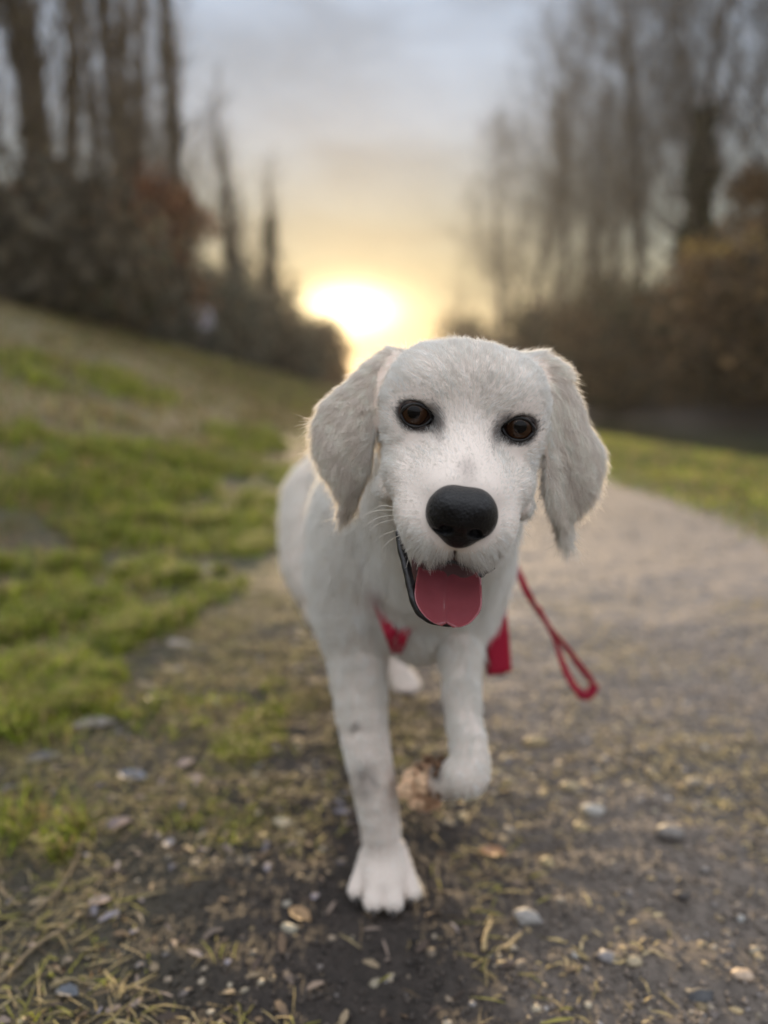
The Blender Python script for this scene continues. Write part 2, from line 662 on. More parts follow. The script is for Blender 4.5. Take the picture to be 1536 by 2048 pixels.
c1 = blade_colors(x, y, r, 0); ss_ = r.random(len(x)) < .78
c1[ss_] = np.where(r.random((ss_.sum(), 1)) < .3, BROWN, STRAW * .9) * r.uniform(.6, 1.3, (ss_.sum(), 1))
push(blades(x, y, h, .0018 * y * r.uniform(.5, 1.2, len(x)) + .01, np.full(len(x), .8), c1, 4))
# bright clumps of taller grass on the verge
for i, (u, v, rx, ry, hh, nb) in enumerate([
        (300, 975, .30, .55, .085, 7000), (420, 935, .24, .5, .075, 5000), (205, 770, .5, .9, .10, 4500), (380, 1045, .22, .30, .060, 4500), (300, 1165, .13, .18, .055, 4500), (235, 1080, .14, .2, .055, 3000),
        (255, 1250, .10, .15, .045, 3500), (60, 1350, .10, .14, .055, 5000), (30, 1450, .09, .09, .045, 4500), (150, 1390, .09, .10, .040, 3500), (200, 1320, .08, .12, .040, 3000),
        (55, 1690, .045, .045, .034, 1500), (20, 1640, .04, .04, .034, 900), (500, 880, .3, .8, .07, 4000), (130, 900, .25, .4, .07, 2500), (480, 1490, .06, .06, .013, 2200), (430, 1650, .06, .05, .012, 2200),
        (550, 1420, .07, .08, .012, 2000), (520, 950, .25, .5, .05, 5000), (480, 1090, .16, .28, .035, 4000), (545, 1050, .15, .25, .030, 3500), (560, 900, .2, .6, .05, 3500), (100, 1240, .12, .16, .05, 3500), (20, 1180, .15, .2, .06, 3000), (420, 1180, .10, .14, .03, 2500), (150, 1000, .25, .4, .07, 2500), (560, 1000, .2, .5, .035, 3500), (330, 1420, .08, .08, .020, 2200)]):
    g = G(u, v)
    nb = int(nb * 1.3); hh = hh * 1.35
    rr = np.random.default_rng(500 + i)
    ns_ = 14; sub = rr.integers(0, ns_, nb); sx0 = rr.normal(0, rx * .6, ns_); sy0 = rr.normal(0, ry * .6, ns_); ssz = rr.uniform(.08, .26, ns_)
    x = g[0] + sx0[sub] + rr.normal(0, 1, nb) * rx * ssz[sub]; y = g[1] + sy0[sub] + rr.normal(0, 1, nb) * ry * ssz[sub]
    k = (y > .38) & (x < .1) & (rr.random(nb) < holes(x * .8, y * .7)); x, y = x[k], y[k]
    h = hh * rr.uniform(.4, 1.3, len(x))
    kk = rr.random(len(x))[:, None]
    c1 = (LIME * kk + GREEN * (1 - kk)) * rr.uniform(.25, 1.15, (len(x), 1))
    dry = rr.random(len(x)) < .30
    c1[dry] = STRAW * rr.uniform(.5, 1.2, (dry.sum(), 1))
    push(blades(x, y, h, rr.uniform(.0012, .0032, len(x)) * (1 + .9 * max(g[1] - 1, 0)), np.full(len(x), .8), c1, 600 + i))
x, y = scatter(58000, -6.2, -1.2, 2.6, 22, lambda x, y: .55 + .45 * fbm(x * 2, y * 1.5, 2, 99), r, 1.5)
h = .07 * r.uniform(.4, 1.4, len(x))
c1 = np.where(r.random((len(x), 1)) < .25, BROWN * 1.3, np.where(r.random((len(x), 1)) < .2, GREEN, STRAW)) * r.uniform(.6, 1.2, (len(x), 1))
push(blades(x, y, h, .003 + .0014 * y * r.uniform(.5, 1.2, len(x)), np.full(len(x), .9), c1, 8))
# right hand verge between path and canal
x, y = scatter(90000, 1.3, 3.25, 1.8, 30, lambda x, y: grass_mask(x, y), r, 1.8)
h = (.03 + .03 * smooth(1.5, 2.6, x)) * r.uniform(.5, 1.5, len(x))
push(blades(x, y, h, .003 + .0016 * y * r.uniform(.5, 1.2, len(x)), np.full(len(x), .8), blade_colors(x, y, r, .50), 6))
me = np_mesh('grass', np.concatenate(parts_v), [np.concatenate(parts_4), np.concatenate(parts_3)], M_blade, False, np.concatenate(parts_c))
obj('grass', me, kind='stuff', label='short green and straw coloured grass on verge and bank', category='grass')

# dead stalks and straw lying flat (one mass)
M_litter = material('litter', attr='tint', rough=.7, spec=.3, trans=.15)


def flat_bits(n, xlo, xhi, ylo, yhi, dens, Lr, Wr, cols, seed, power=1.0):
    r = np.random.default_rng(seed)
    x, y = scatter(n, xlo, xhi, ylo, yhi, dens, r, power)
    n = len(x); z = H(x, y)
    a = r.uniform(0, 2 * np.pi, n); L = r.uniform(*Lr, n); W = r.uniform(*Wr, n)
    t_ = np.stack([np.cos(a), np.sin(a), r.normal(0, .16, n)], 1)
    s = np.stack([-np.sin(a), np.cos(a), r.normal(0, .25, n)], 1)
    up = np.array([0, 0, 1.0]); p = np.stack([x, y, z + .0015 + r.uniform(0, .003, n)], 1)
    curl = r.normal(0, .18, n)[:, None]
    A = p - t_ * L[:, None] * .5; B = p + up * (L[:, None] * curl * .3 + .001) + s * (L[:, None] * curl * .3); C = p + t_ * L[:, None] * .5
    ww = s * W[:, None] * .5
    v = np.stack([A - ww * .5, A + ww * .5, B - ww + up * .0008, B + ww, C - ww * .4, C + ww * .4], 1).reshape(-1, 3)
    b0 = np.arange(n)[:, None] * 6
    f = np.concatenate([b0 + np.array([[0, 1, 3, 2]]), b0 + np.array([[2, 3, 5, 4]])])
    cols = np.array(cols)[r.integers(0, len(cols), n)] * r.uniform(.6, 1.3, (n, 1))
    return v, f, np.repeat(cols, 6, 0)


def shade_thin(x, y):
    """bare soil before the dog, straw and grit thinned to darken its shadow"""
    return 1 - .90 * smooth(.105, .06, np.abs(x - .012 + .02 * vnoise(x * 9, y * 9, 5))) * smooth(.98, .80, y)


bits = []
bits.append(flat_bits(56000, -.95, .22, -.1, 2.0, lambda x, y: smooth(.25, -.05, x) * np.clip(.5 + fbm(x * 8, y * 8, 2, 61), 0, 1) * shade_thin(x, y), (.010, .040), (.0008, .0022), [STRAW, STRAW * .8, BROWN * 1.5, (.20, .18, .04), (.26, .23, .06), (.30, .24, .13)], 5))
bits.append(flat_bits(3500, -.9, .3, .42, 2.2, lambda x, y: smooth(.22, -.1, x) * .6 + 0 * y, (.006, .020), (.003, .009), [(.22, .17, .14), (.13, .09, .06), (.30, .23, .15), (.20, .18, .20), (.07, .05, .04)], 6))
bits.append(flat_bits(2600, -4.5, -.4, 1.2, 9, lambda x, y: .8 + 0 * y, (.02, .06), (.008, .03), [(.22, .17, .13), (.13, .09, .06), (.28, .22, .14), (.24, .21, .20)], 7, 1.5))
bits.append(flat_bits(26000, -.02, 1.3, .1, 1.9, lambda x, y: np.clip(.45 + 1.3 * fbm(x * 4, y * 4, 2, 64), 0, 1) * shade_thin(x, y), (.006, .020), (.0012, .0035), [STRAW * 1.35, STRAW, (.40, .32, .18)], 8))
V, F, Cc, o = [], [], [], 0
for v, f, c in bits:
    V.append(v); F.append(f + o); Cc.append(c); o += len(v)
obj('plant_litter', np_mesh('plant_litter', np.concatenate(V), np.concatenate(F), M_litter, False, np.concatenate(Cc)), kind='stuff', label='dry straw, stalks and dead leaf scraps on soil', category='litter')

# ------------------------------------------------------------------ gravel
ICO_V = []
g_ = (1 + 5 ** .5) / 2
for a_ in (-1, 1):
    for b_ in (-g_, g_):
        ICO_V += [(0, a_, b_), (a_, b_, 0), (b_, 0, a_)]
ICO_V = np.array(ICO_V, float); ICO_V /= np.linalg.norm(ICO_V[0])
ICO_F = []
for i in range(12):
    for j in range(i + 1, 12):
        for k in range(j + 1, 12):
            a_, b_, c_ = ICO_V[i], ICO_V[j], ICO_V[k]
            if max(np.linalg.norm(a_ - b_), np.linalg.norm(b_ - c_), np.linalg.norm(a_ - c_)) < 1.1:
                ICO_F.append((i, j, k) if np.dot(np.cross(b_ - a_, c_ - a_), a_) > 0 else (i, k, j))
ICO_F = np.array(ICO_F)
M_stone = material('stone', attr='tint', rough=.62, spec=.4, noise=(220, .25), bump=(300, .5, .001))
STONE_COLS = 1.0 * np.array([(.30, .25, .19), (.24, .19, .14), (.17, .15, .14), (.36, .31, .23), (.12, .10, .09), (.33, .25, .14), (.22, .17, .11), (.27, .25, .24)])


def gravel(n, xlo, xhi, ylo, yhi, dens, size, seed, power=1.0):
    r = np.random.default_rng(seed)
    x, y = scatter(n, xlo, xhi, ylo, yhi, dens, r, power)
    n = len(x)
    s = size[0] + (size[1] - size[0]) * r.random(n) ** 3.2
    s = s * (1 + .12 * np.maximum(y - 1, 0))
    v = np.tile(ICO_V[None], (n, 1, 1)) * (1 + r.uniform(-.22, .22, (n, 12, 1)))
    v = v * (s[:, None] * np.stack([r.uniform(.8, 1.5, n), r.uniform(.7, 1.1, n), r.uniform(.30, .55, n)], 1))[:, None, :]
    a = r.uniform(0, 6.3, n); ca, sa = np.cos(a)[:, None], np.sin(a)[:, None]
    vx, vy = v[..., 0] * ca - v[..., 1] * sa, v[..., 0] * sa + v[..., 1] * ca
    v = np.stack([vx + x[:, None], vy + y[:, None], v[..., 2] + (H(x, y) + s * .08)[:, None]], -1)
    f = ICO_F[None] + (np.arange(n) * 12)[:, None, None]
    c = STONE_COLS[r.integers(0, len(STONE_COLS), n)] * r.uniform(.55, 1.25, (n, 1))
    return v.reshape(-1, 3), f.reshape(-1, 3), np.repeat(c, 12, 0)


def dg(x, y):
    lanes = np.clip(.35 + 1.1 * fbm(x * 3.5, y * 5, 3, 91), .05, 1)
    return smooth(-.35, .12, x) * lanes * smooth(1.55, 1.3, x) * (.25 + .75 * shade_thin(x, y))


gr = [gravel(50000, -.4, 1.1, .0, 2.0, dg, (.0010, .0068), 31), gravel(14000, -.4, 1.5, 1.6, 6.5, dg, (.0028, .0085), 32, 1.5),
      gravel(2600, -1.1, .1, .40, 2.2, lambda x, y: .35 + 0 * x, (.0012, .0048), 33)]
# crumbs of soil and grit, eight faces each
OCT = np.array([(1, 0, 0), (-1, 0, 0), (0, 1, 0), (0, -1, 0), (0, 0, 1), (0, 0, -1)], float)
OCTF = np.array([(0, 2, 4), (2, 1, 4), (1, 3, 4), (3, 0, 4), (2, 0, 5), (1, 2, 5), (3, 1, 5), (0, 3, 5)])
r = np.random.default_rng(71)
x, y = scatter(62000, -.62, .85, .34, 1.7, lambda x, y: .75 + .25 * vnoise(x * 14, y * 14, 3), r, 1.25)
n = len(x); s = .0007 + .0034 * r.random(n) ** 2.4
v = np.tile(OCT[None], (n, 1, 1)) * r.uniform(.6, 1.3, (n, 6, 1)) * s[:, None, None]
v = v + np.stack([x, y, H(x, y) + s * .25], 1)[:, None, :]
a = r.uniform(.55, 1.7, (n, 1))
c = ground_color(x, y) * a + np.array([.04, .032, .026]) * r.random((n, 1)) ** 3
gr.append((v.reshape(-1, 3), (OCTF[None] + (np.arange(n) * 6)[:, None, None]).reshape(-1, 3), np.repeat(c, 6, 0)))
V, F, Cc, o = [], [], [], 0
for v, f, c in gr:
    V.append(v); F.append(f + o); Cc.append(c); o += len(v)
obj('gravel', np_mesh('gravel', np.concatenate(V), np.concatenate(F), M_stone, False, np.concatenate(Cc)), kind='stuff', label='loose grit and gravel trodden into the path', category='gravel')


# ------------------------------------------------------------------ single stones, leaves and sticks
def stone_mesh(sx, sy, sz, colr, seed, angular=.16):
    r = np.random.default_rng(seed)
    # subdivide the icosahedron once
    v = [tuple(a) for a in ICO_V]; cache = {}; f = []

    def mid(i, j):
        k = (min(i, j), max(i, j))
        if k not in cache:
            m = (np.array(v[i]) + np.array(v[j])); m /= np.linalg.norm(m); v.append(tuple(m)); cache[k] = len(v) - 1
        return cache[k]
    for a, b, c in ICO_F:
        ab, bc, ca = mid(a, b), mid(b, c), mid(c, a)
        f += [(a, ab, ca), (b, bc, ab), (c, ca, bc), (ab, bc, ca)]
    v = np.array(v)
    for _ in range(8):                             # flat facets
        d = r.normal(0, 1, 3); d /= np.linalg.norm(d); cut_ = r.uniform(.50, .80)
        q = v @ d
        v = v - np.maximum(q - cut_, 0)[:, None] * d
    v = v * (1 + r.uniform(-angular * .5, angular * .5, (len(v), 1)))
    v = v * np.array([sx, sy, sz]) * .5
    col_ = np.array(colr) * .80 * r.uniform(.80, 1.15, (len(v), 1))
    return np_mesh('stone', v, np.array(f), M_stone, False, col_)


def put_stone(u, v, wpx, colr, label, seed, flat=.55, deep=.8, rot=0.0):
    g = G(u, v + wpx * .2)
    dep = proj(g)[2]
    w = wpx * dep / FPX
    me = stone_mesh(w, w * deep, w * flat, colr, seed)
    thing('stone', label, 'stone', (g[0], g[1], H(g[0], g[1]) + w * flat * .08), rot, 'loose stones lying on the path and verge', me)


for a in [
    (565, 1642, 48, (.46, .40, .30), 'cream pebble on the dark soil just left of the standing forepaw', 1),
    (603, 1665, 26, (.38, .32, .22), 'small tan pebble touching the cream pebble beside the standing leg', 2),
    (1186, 1612, 50, (.42, .40, .37), 'pale grey rounded stone in the middle of the gravel path', 3),
    (1160, 1652, 40, (.36, .28, .15), 'yellowish stone just below the pale rounded stone on the path', 4),
    (1338, 1662, 74, (.20, .18, .165), 'wide grey stone half sunk in the path by the right side', 5),
    (1138, 1568, 44, (.34, .27, .16), 'tan stone above the pale rounded stone on the path', 6),
    (1050, 1830, 58, (.36, .34, .32), 'angular grey and white stone on the path beside the straw stick', 7),
    (1215, 1908, 52, (.27, .25, .25), 'blunt grey stone low on the path with a white pebble beside it', 8),
    (1268, 1918, 36, (.40, .33, .22), 'upright tan stone next to the blunt grey stone', 9),
    (1486, 1948, 48, (.50, .38, .28), 'flat peach coloured stone near the lower right corner', 10),
    (1398, 1982, 70, (.075, .075, .080), 'large dark grey angular stone at the bottom right', 11),
    (1366, 1786, 40, (.07, .06, .055), 'small dark brown stone alone on the pale path', 12),
    (1482, 1832, 26, (.36, .36, .35), 'small round light pebble near the right border of the path', 13),
    (1153, 1908, 20, (.55, .54, .52), 'tiny white pebble left of the blunt grey stone', 14),
    (580, 1852, 46, (.42, .38, .29), 'cream stone on the soil left of and below the forepaw', 15),
    (573, 1806, 24, (.38, .34, .28), 'small pale pebble above the cream stone near the forepaw', 16),
    (1095, 1720, 44, (.38, .30, .16), 'ochre stone in the ridge of gravel right of the forepaw', 17),
    (928, 1632, 30, (.40, .33, .20), 'sandy stone at the shadow border right of the standing leg', 18),
    (1003, 1675, 30, (.36, .27, .16), 'light tan pebble beside a reddish chip of stone', 19),
    (1070, 1478, 56, (.38, .30, .17), 'long yellow stone on the path above the lifted paw', 20),
    (1385, 1560, 40, (.30, .25, .19), 'beige stone on the right of the path above the wide grey one', 21),
    (430, 1400, 36, (.36, .30, .22), 'pale stone on the verge soil level with the hanging leash loop', 22),
]:
    put_stone(*a)

M_leaf = material('dead_leaf', attr='tint', rough=.55, spec=.35, trans=.15, bump=(180, .4, .001))


def leaf_thing(u, v, wpx, colr, label, seed, rot=0.0, cat='leaf', curl=.25):
    g = G(u, v + wpx * .1); w = wpx * proj(g)[2] / FPX
    r = np.random.default_rng(seed)
    n, m_ = 11, 7
    vs = []
    for i in range(n):
        s = i / (n - 1)
        hw = .30 * math.sin(math.pi * min(s * 1.02, 1)) ** .7 * (1 + .12 * math.sin(s * 19 + seed))
        for j in range(m_):
            q = -1 + 2 * j / (m_ - 1)
            vs.append(((s - .5), q * hw, curl * (abs(q) ** 1.5) * hw + .10 * curl * math.sin(s * 5 + seed) + .01 * r.normal()))
    top = np.array(vs) * w
    bot = top - np.array([0, 0, .0007])
    f = []
    for i in range(n - 1):
        for j in range(m_ - 1):
            a = i * m_ + j
            f.append((a, a + 1, a + m_ + 1, a + m_)); f.append((n * m_ + a, n * m_ + a + m_, n * m_ + a + m_ + 1, n * m_ + a + 1))
    me = np_mesh('leaf', np.concatenate([top, bot]), np.array(f), M_leaf, True, np.array(colr) * r.uniform(.8, 1.15, (2 * n * m_, 1)))
    thing('dead_leaf', label, 'leaf', (g[0], g[1], H(g[0], g[1]) + .004), rot, 'dead leaves on the verge', me)


for a in [
    (190, 1446, 86, (.28, .25, .24), 'large grey dead leaf on the dark verge below the bright grass', 1, .5),
    (265, 1552, 66, (.16, .17, .21), 'blue grey curled leaf on the verge, left of the pinkish leaf', 2, -.3),
    (372, 1527, 42, (.40, .30, .26), 'pinkish curled leaf on the mossy verge', 3, .9),
    (315, 1398, 64, (.30, .26, .27), 'lilac grey dead leaf above the mossy soil', 4, 2.4),
    (390, 1562, 38, (.36, .27, .23), 'small pink leaf just below the pinkish curled leaf', 5, .2),
    (240, 1648, 60, (.17, .13, .13), 'purplish brown leaf beside a dark hollow in the verge', 6, 1.0),
    (138, 1658, 36, (.38, .27, .17), 'small orange tan leaf next to the yellow grass tuft', 7, .3),
    (338, 1690, 34, (.26, .24, .25), 'little grey leaf standing on edge in the moss', 8, 1.5),
    (62, 1330, 60, (.30, .26, .24), 'pale brown leaf caught in the bright grass at the far left', 9, .8),
    (320, 1245, 44, (.32, .28, .28), 'pale leaf on dark soil under the lime green clump', 10, .1),
    (85, 1516, 74, (.13, .12, .12), 'dark wet leaf lying under the long yellow grass edge', 11, .2),
    (135, 1990, 52, (.10, .11, .13), 'dark slate coloured leaf at the bottom left', 12, -.2),
    (200, 1806, 46, (.34, .26, .22), 'pinkish leaf scrap at the tip of the long twig', 13, .4),
    (600, 1832, 56, (.34, .22, .12), 'orange brown curled scrap left of the toes', 14, -.6),
    (985, 1706, 56, (.36, .20, .11), 'reddish chip on the gravel right of the standing leg', 15, -.35),
]:
    leaf_thing(*a)

M_twig = material('twig', (.19, .145, .090), rough=.7, noise=(90, .35), bump=(160, .6, .001))


def stick(pts, r0, label, name='twig', lift=.004, mat=None, side=None):
    q = []
    for k, (u, v) in enumerate(pts):
        g = G(u, v); q.append([g[0], g[1], H(g[0], g[1]) + lift + .002 * (k % 2)])
    q = np.array(q); loc = q[0].copy()
    s = spline(q - loc, 14)
    s = s + np.random.default_rng(int(pts[0][0])).normal(0, .0006, s.shape)
    vs, fs = tube_path(s, np.linspace(r0, r0 * .5, 14), 7)
    o = thing(name, label, 'twig', loc, 0, None, np_mesh(name, vs, fs, mat or M_twig))
    for (k, du, dv, dz) in side or []:
        c = s[k]; e = c + np.array([du, dv, dz])
        vs, fs = tube_path(spline([c, (c + e) / 2 + np.array([.002, 0, .003]), e], 6), np.linspace(r0 * .55, r0 * .25, 6), 6)
        obj('side_shoot', np_mesh('side_shoot', vs, fs, mat or M_twig), o)


stick([(0, 1976), (75, 1905), (150, 1850), (205, 1800)], .0022, 'long bare twig slanting across the bottom left of the verge', side=[(5, .016, .006, .004)])
stick([(62, 1840), (118, 1790), (150, 1735), (165, 1690)], .0018, 'curved bare twig behind the long twig on the verge', side=[(8, -.012, .012, .004)])
stick([(0, 1788), (20, 1806), (42, 1824)], .0016, 'short twig end poking in at the left border')
stick([(966, 1910), (972, 1880), (982, 1850)], .0026, 'pale straw stalk pointing up the path beside the angular stone', mat=material('straw_stalk', (.36, .27, .14), rough=.6))
stick([(1010, 1905), (1042, 1880)], .0018, 'short pale stalk crossing the gravel right of the straw stalk', mat=material('straw_stalk', (.36, .27, .14), rough=.6))


# ================================================================== TREES AND BUSHES
def branch_segs(height, r0, seed, n_main=26, spread=.5, up=.75, crown_from=.25, twig=3, lean=(0, 0), blen=.32, mult=1.0):
    """trunk segments and crown segments of a bare winter tree"""
    r = np.random.default_rng(seed)
    trunk = []; crown = []
    n = 16; pts = [np.zeros(3)]
    d = np.array([lean[0], lean[1], 1.0])
    for i in range(n):
        d = d + np.array([r.normal(0, .05), r.normal(0, .05), 0]); d[:2] *= .93
        d[:2] += np.array(lean) * .05
        pts.append(pts[-1] + d / np.linalg.norm(d) * height / n)
    pts = np.array(pts)
    rad = r0 * (1 - np.linspace(0, 1, n + 1)) ** .8 + .012
    for i in range(n):
        trunk.append([*pts[i], *pts[i + 1], rad[i], rad[i + 1]])

    def grow_(p, d, L, rr, lvl):
        m = 5 if lvl == 0 else 4
        for i in range(m):
            d2 = d + r.normal(0, .16, 3) + np.array([0, 0, .10 * up])
            d2 /= np.linalg.norm(d2)
            e = p + d2 * L / m
            r1 = rr * (1 - (i + 1) / m * .72)
            crown.append([*p, *e, max(rr * (1 - i / m * .72) * .70, .005), max(r1 * .70, .004)])
            if lvl < twig:
                for _ in range(2 if lvl < 1 else (1 + (r.random() < .6))):
                    a = r.normal(0, 1, 3); a -= d2 * a.dot(d2); a /= np.linalg.norm(a)
                    nd = d2 * .75 + a * .62 + np.array([0, 0, .22 * up]); nd /= np.linalg.norm(nd)
                    if r.random() < .80:
                        grow_(e, nd, L * r.uniform(.42, .62), max(r1 * .65, .006), lvl + 1)
            p, d = e, d2
    for i in range(n_main):
        f = crown_from + (1 - crown_from) * (i + r.random()) / n_main
        f = min(f, .985)
        k = f * n; a = int(k); p = pts[a] * (1 - (k - a)) + pts[min(a + 1, n)] * (k - a)
        az = i * 2.4 + r.normal(0, .4)
        nd = np.array([math.cos(az) * spread, math.sin(az) * spread, up]); nd /= np.linalg.norm(nd)
        grow_(p, nd, height * blen * (1 - .55 * f) * r.uniform(.8, 1.2) * mult, np.interp(f, [0, 1], [r0 * .42, r0 * .12]), 1)
    return trunk, crown


def leaf_quads(c, size, colors, seed, stretch=1.0):
    r = np.random.default_rng(seed); n = len(c)
    a = r.normal(0, 1, (n, 3)); a[:, 2] *= stretch; a /= np.linalg.norm(a, axis=1, keepdims=True)
    b_ = np.cross(a, r.normal(0, 1, (n, 3))); b_ /= np.linalg.norm(b_, axis=1, keepdims=True)
    s = (size * r.uniform(.5, 1.4, n))[:, None]
    v = np.stack([c - a * s, c - b_ * s * .5, c + a * s, c + b_ * s * .5], 1).reshape(-1, 3)
    f = np.arange(n * 4).reshape(n, 4)
    return v, f, np.repeat(colors, 4, 0)


M_bark = material('bark', (.085, .072, .058), rough=.9, noise=(3.0, .35))
M_bark2 = material('bark_warm', (.095, .072, .048), rough=.9, noise=(3.0, .35))
M_fol = material('dry_foliage', attr='tint', rough=.8, spec=.1, trans=.18)


def tree(name, label, loc, seg, barkm, ivy=None, leaves=None, rotz=0, group=None, tag_cat='tree'):
    tr, cr_ = seg
    o = thing(name, label, tag_cat, loc, rotz, group)
    v, f = tubes(tr, 8); obj('trunk', np_mesh('trunk', v, f, barkm), o)
    v, f = tubes(cr_, 3); obj('crown', np_mesh('crown', v, f, barkm, False), o)
    if ivy:
        h0, h1, rad_, nq, colr, size = ivy
        r = np.random.default_rng(int(loc[1] * 10))
        tr_ = np.array(tr)
        z = r.uniform(h0, h1, nq) ; k = np.interp(z, tr_[:, 2], np.arange(len(tr_)))
        cx = np.interp(z, tr_[:, 2], tr_[:, 0]); cy = np.interp(z, tr_[:, 2], tr_[:, 1])
        a = r.uniform(0, 6.3, nq); q = rad_ * np.sqrt(r.random(nq)) * (.6 + .5 * np.sin(z * 1.3 + 1) ** 2) * np.interp(z, [h0, h1], [1.15, .55])
        c = np.stack([cx + np.cos(a) * q, cy + np.sin(a) * q, z], 1)
        cc = np.array(colr) * (r.uniform(.5, 1.5, (nq, 1)))
        v, f, c3 = leaf_quads(c, size, cc, 5)
        obj('ivy', np_mesh('ivy', v, f, M_fol, False, c3), o, kind='stuff')
    if leaves:
        nq, colr, size = leaves
        r = np.random.default_rng(int(loc[1] * 7) + 1)
        cr_a = np.array(cr_); idx = r.integers(0, len(cr_a), nq)
        c = cr_a[idx, 3:6] + r.normal(0, .12, (nq, 3))
        cc = np.array(colr) * r.uniform(.5, 1.4, (nq, 1))
        v, f, c3 = leaf_quads(c, size, cc, 6)
        obj('foliage', np_mesh('foliage', v, f, M_fol, False, c3), o)
    return o


def bush_mesh(seed, w, h, nq, cols, size, stems=40, twiggy=.5):
    r = np.random.default_rng(seed)
    # lumps
    nl = 16
    lc = np.stack([r.uniform(-.5, .5, nl) * w, r.uniform(-.4, .4, nl) * w * .7, r.uniform(.10, .78, nl) * h], 1)
    lr = r.uniform(.16, .30, nl) * w
    k = r.integers(0, nl, nq)
    d = r.normal(0, 1, (nq, 3)); d /= np.linalg.norm(d, axis=1, keepdims=True)
    c = lc[k] + d * (lr[k] * r.random(nq) ** .45)[:, None] * np.array([1, 1, .85])
    c[:, 2] = np.abs(c[:, 2])
    base_c = np.array(cols)[(k + r.integers(0, 2, nq)) % len(cols)] * r.uniform(.45, 1.5, (nq, 1))
    v, f, cc = leaf_quads(c, size, base_c, seed, 1.8)
    fm = np_mesh('foliage', v, f, M_fol, False, cc)
    segs = []
    for i in range(stems):
        p = np.array([r.uniform(-.32, .32) * w, r.uniform(-.25, .25) * w, 0]); dd = np.array([p[0] / w * 1.2 + r.normal(0, .15), r.normal(0, .2), 1.0])
        L = h * r.uniform(.6, 1.18)
        for j in range(6):
            dd = dd + r.normal(0, .13, 3); dd /= np.linalg.norm(dd); e = p + dd * L / 6
            segs.append([*p, *e, .030 * (1 - j / 7), .030 * (1 - (j + 1) / 7)])
            for _ in range(2):
                td = dd + r.normal(0, .45, 3); td /= np.linalg.norm(td)
                segs.append([*e, *(e + td * L * .16), .012, .004])
            p = e
    v, f = tubes(segs, 3)
    return fm, np_mesh('stems', v, f, M_bark2, False)


DULL = [(0.087, 0.073, 0.05), (0.069, 0.059, 0.043), (0.109, 0.08, 0.047), (0.073, 0.076, 0.043)]
GREY = [(0.111, 0.111, 0.085), (0.091, 0.101, 0.081), (0.131, 0.117, 0.091), (0.081, 0.092, 0.073)]
RUST = [(0.247, 0.098, 0.042), (0.182, 0.072, 0.036), (0.208, 0.111, 0.052), (0.13, 0.072, 0.039)]
OCHRE = [(.46, .33, .09), (.36, .25, .07), (.26, .18, .06), (.42, .32, .09)]
BROWNB = [(0.124, 0.081, 0.043), (0.099, 0.063, 0.04), (0.16, 0.102, 0.047), (0.08, 0.063, 0.043)]
GREENB = [(0.06, 0.096, 0.036), (0.081, 0.111, 0.04), (0.056, 0.081, 0.036), (0.101, 0.111, 0.051)]
WARMB = [(.16, .10, .055), (.13, .08, .045), (.19, .12, .06), (.11, .075, .045)]


def bush(label, loc, seed, w, h, cols, nq=4200, size=.13, rotz=0, group=None, name='bush', meshes=None):
    fm, sm = meshes or bush_mesh(seed, w, h, nq, cols, size)
    o = thing(name, label, 'bush', loc, rotz, group)
    obj('foliage', fm, o, kind='stuff'); obj('stems', sm, o, kind='stuff')
    return o


def gz(x, y):
    return float(H(x, y)) - .05


# ---- left: row of slim trees along the crest
LG = 'slim bare trees along the top of the bank'
slim = branch_segs(16.5, .20, 101, 40, .22, .95, .06, 3, (.0, 0), .15)
t1 = tree('slim_tree', 'tall ivy clad tree with dark trunk, last of the close row on the left', (-6.9, 26.0, gz(-6.9, 26)), branch_segs(17, .27, 102, 30, .36, .9, .12, 3, (-.06, 0), .17), M_bark, ivy=(0, 15, .40, 3400, (.05, .040, .022), .10), group=LG)
t2 = tree('slim_tree', 'tall brown ivy clad tree at the far left, standing on the crest', (-6.9, 15.4, gz(-6.9, 15.4)), branch_segs(15, .22, 103, 34, .36, .95, .10, 3, (0, 0), .17), M_bark2, ivy=(0, 12, .38, 2400, (.12, .09, .045), .085), group=LG)
t3 = tree('slim_tree', 'tall slim brownish tree third from the left border', (-6.9, 17.6, gz(-6.9, 17.6)), slim, M_bark2, ivy=(0, 12, .26, 1500, (.11, .085, .045), .085), group=LG)
for (x, y, rz, s, lb) in [(-7.0, 13.6, 1.0, .92, 'slim tree cut by the left border of the photo'),
                          (-6.6, 19.3, 2.2, 1.0, 'slim tree rising out of the russet bush on the left'),
                          (-7.0, 21.8, 3.3, 1.04, 'slim tree between the russet bush and the dark ivy trunk'),
                          (-7.2, 23.6, 4.1, .98, 'thin tree directly left of the dark ivy trunk'),
                          (-9.6, 18.0, 5.0, 1.0, 'slim tree of the second row, seen through the gap at the far left'),
                          (-9.8, 22.5, .6, 1.05, 'slim tree of the second row, behind the russet bush'),
                          (-10.0, 27.5, 1.9, 1.08, 'slim tree of the second row, left of the ivy trunk'),
                          (-8.2, 12.0, 2.9, .95, 'slim tree at the upper left corner'),
                          (-10.2, 33.5, 2.6, 1.0, 'slim tree of the second row, just right of the ivy trunk')]:
    copy_tree(t3, (x, y, gz(x, y)), rz, s, lb)
t4 = tree('far_tree', 'lone narrow tree farther along the left bank with sky on both sides', (-6.9, 34.5, gz(-6.9, 34.5)), branch_segs(12.0, .22, 120, 30, .40, .85, .25, 3, (0, 0), .22), M_bark, ivy=(0, 8.0, .34, 2600, (.045, .040, .035), .10))
t5 = tree('far_tree', 'dark green ivy clad tree at the left edge of the sunlit gap', (-6.9, 43.5, gz(-6.9, 43.5)), branch_segs(11.0, .24, 121, 28, .36, .85, .2, 3, (0, 0), .20), M_bark, ivy=(0, 8.5, .60, 3600, (.026, .042, .028), .13))
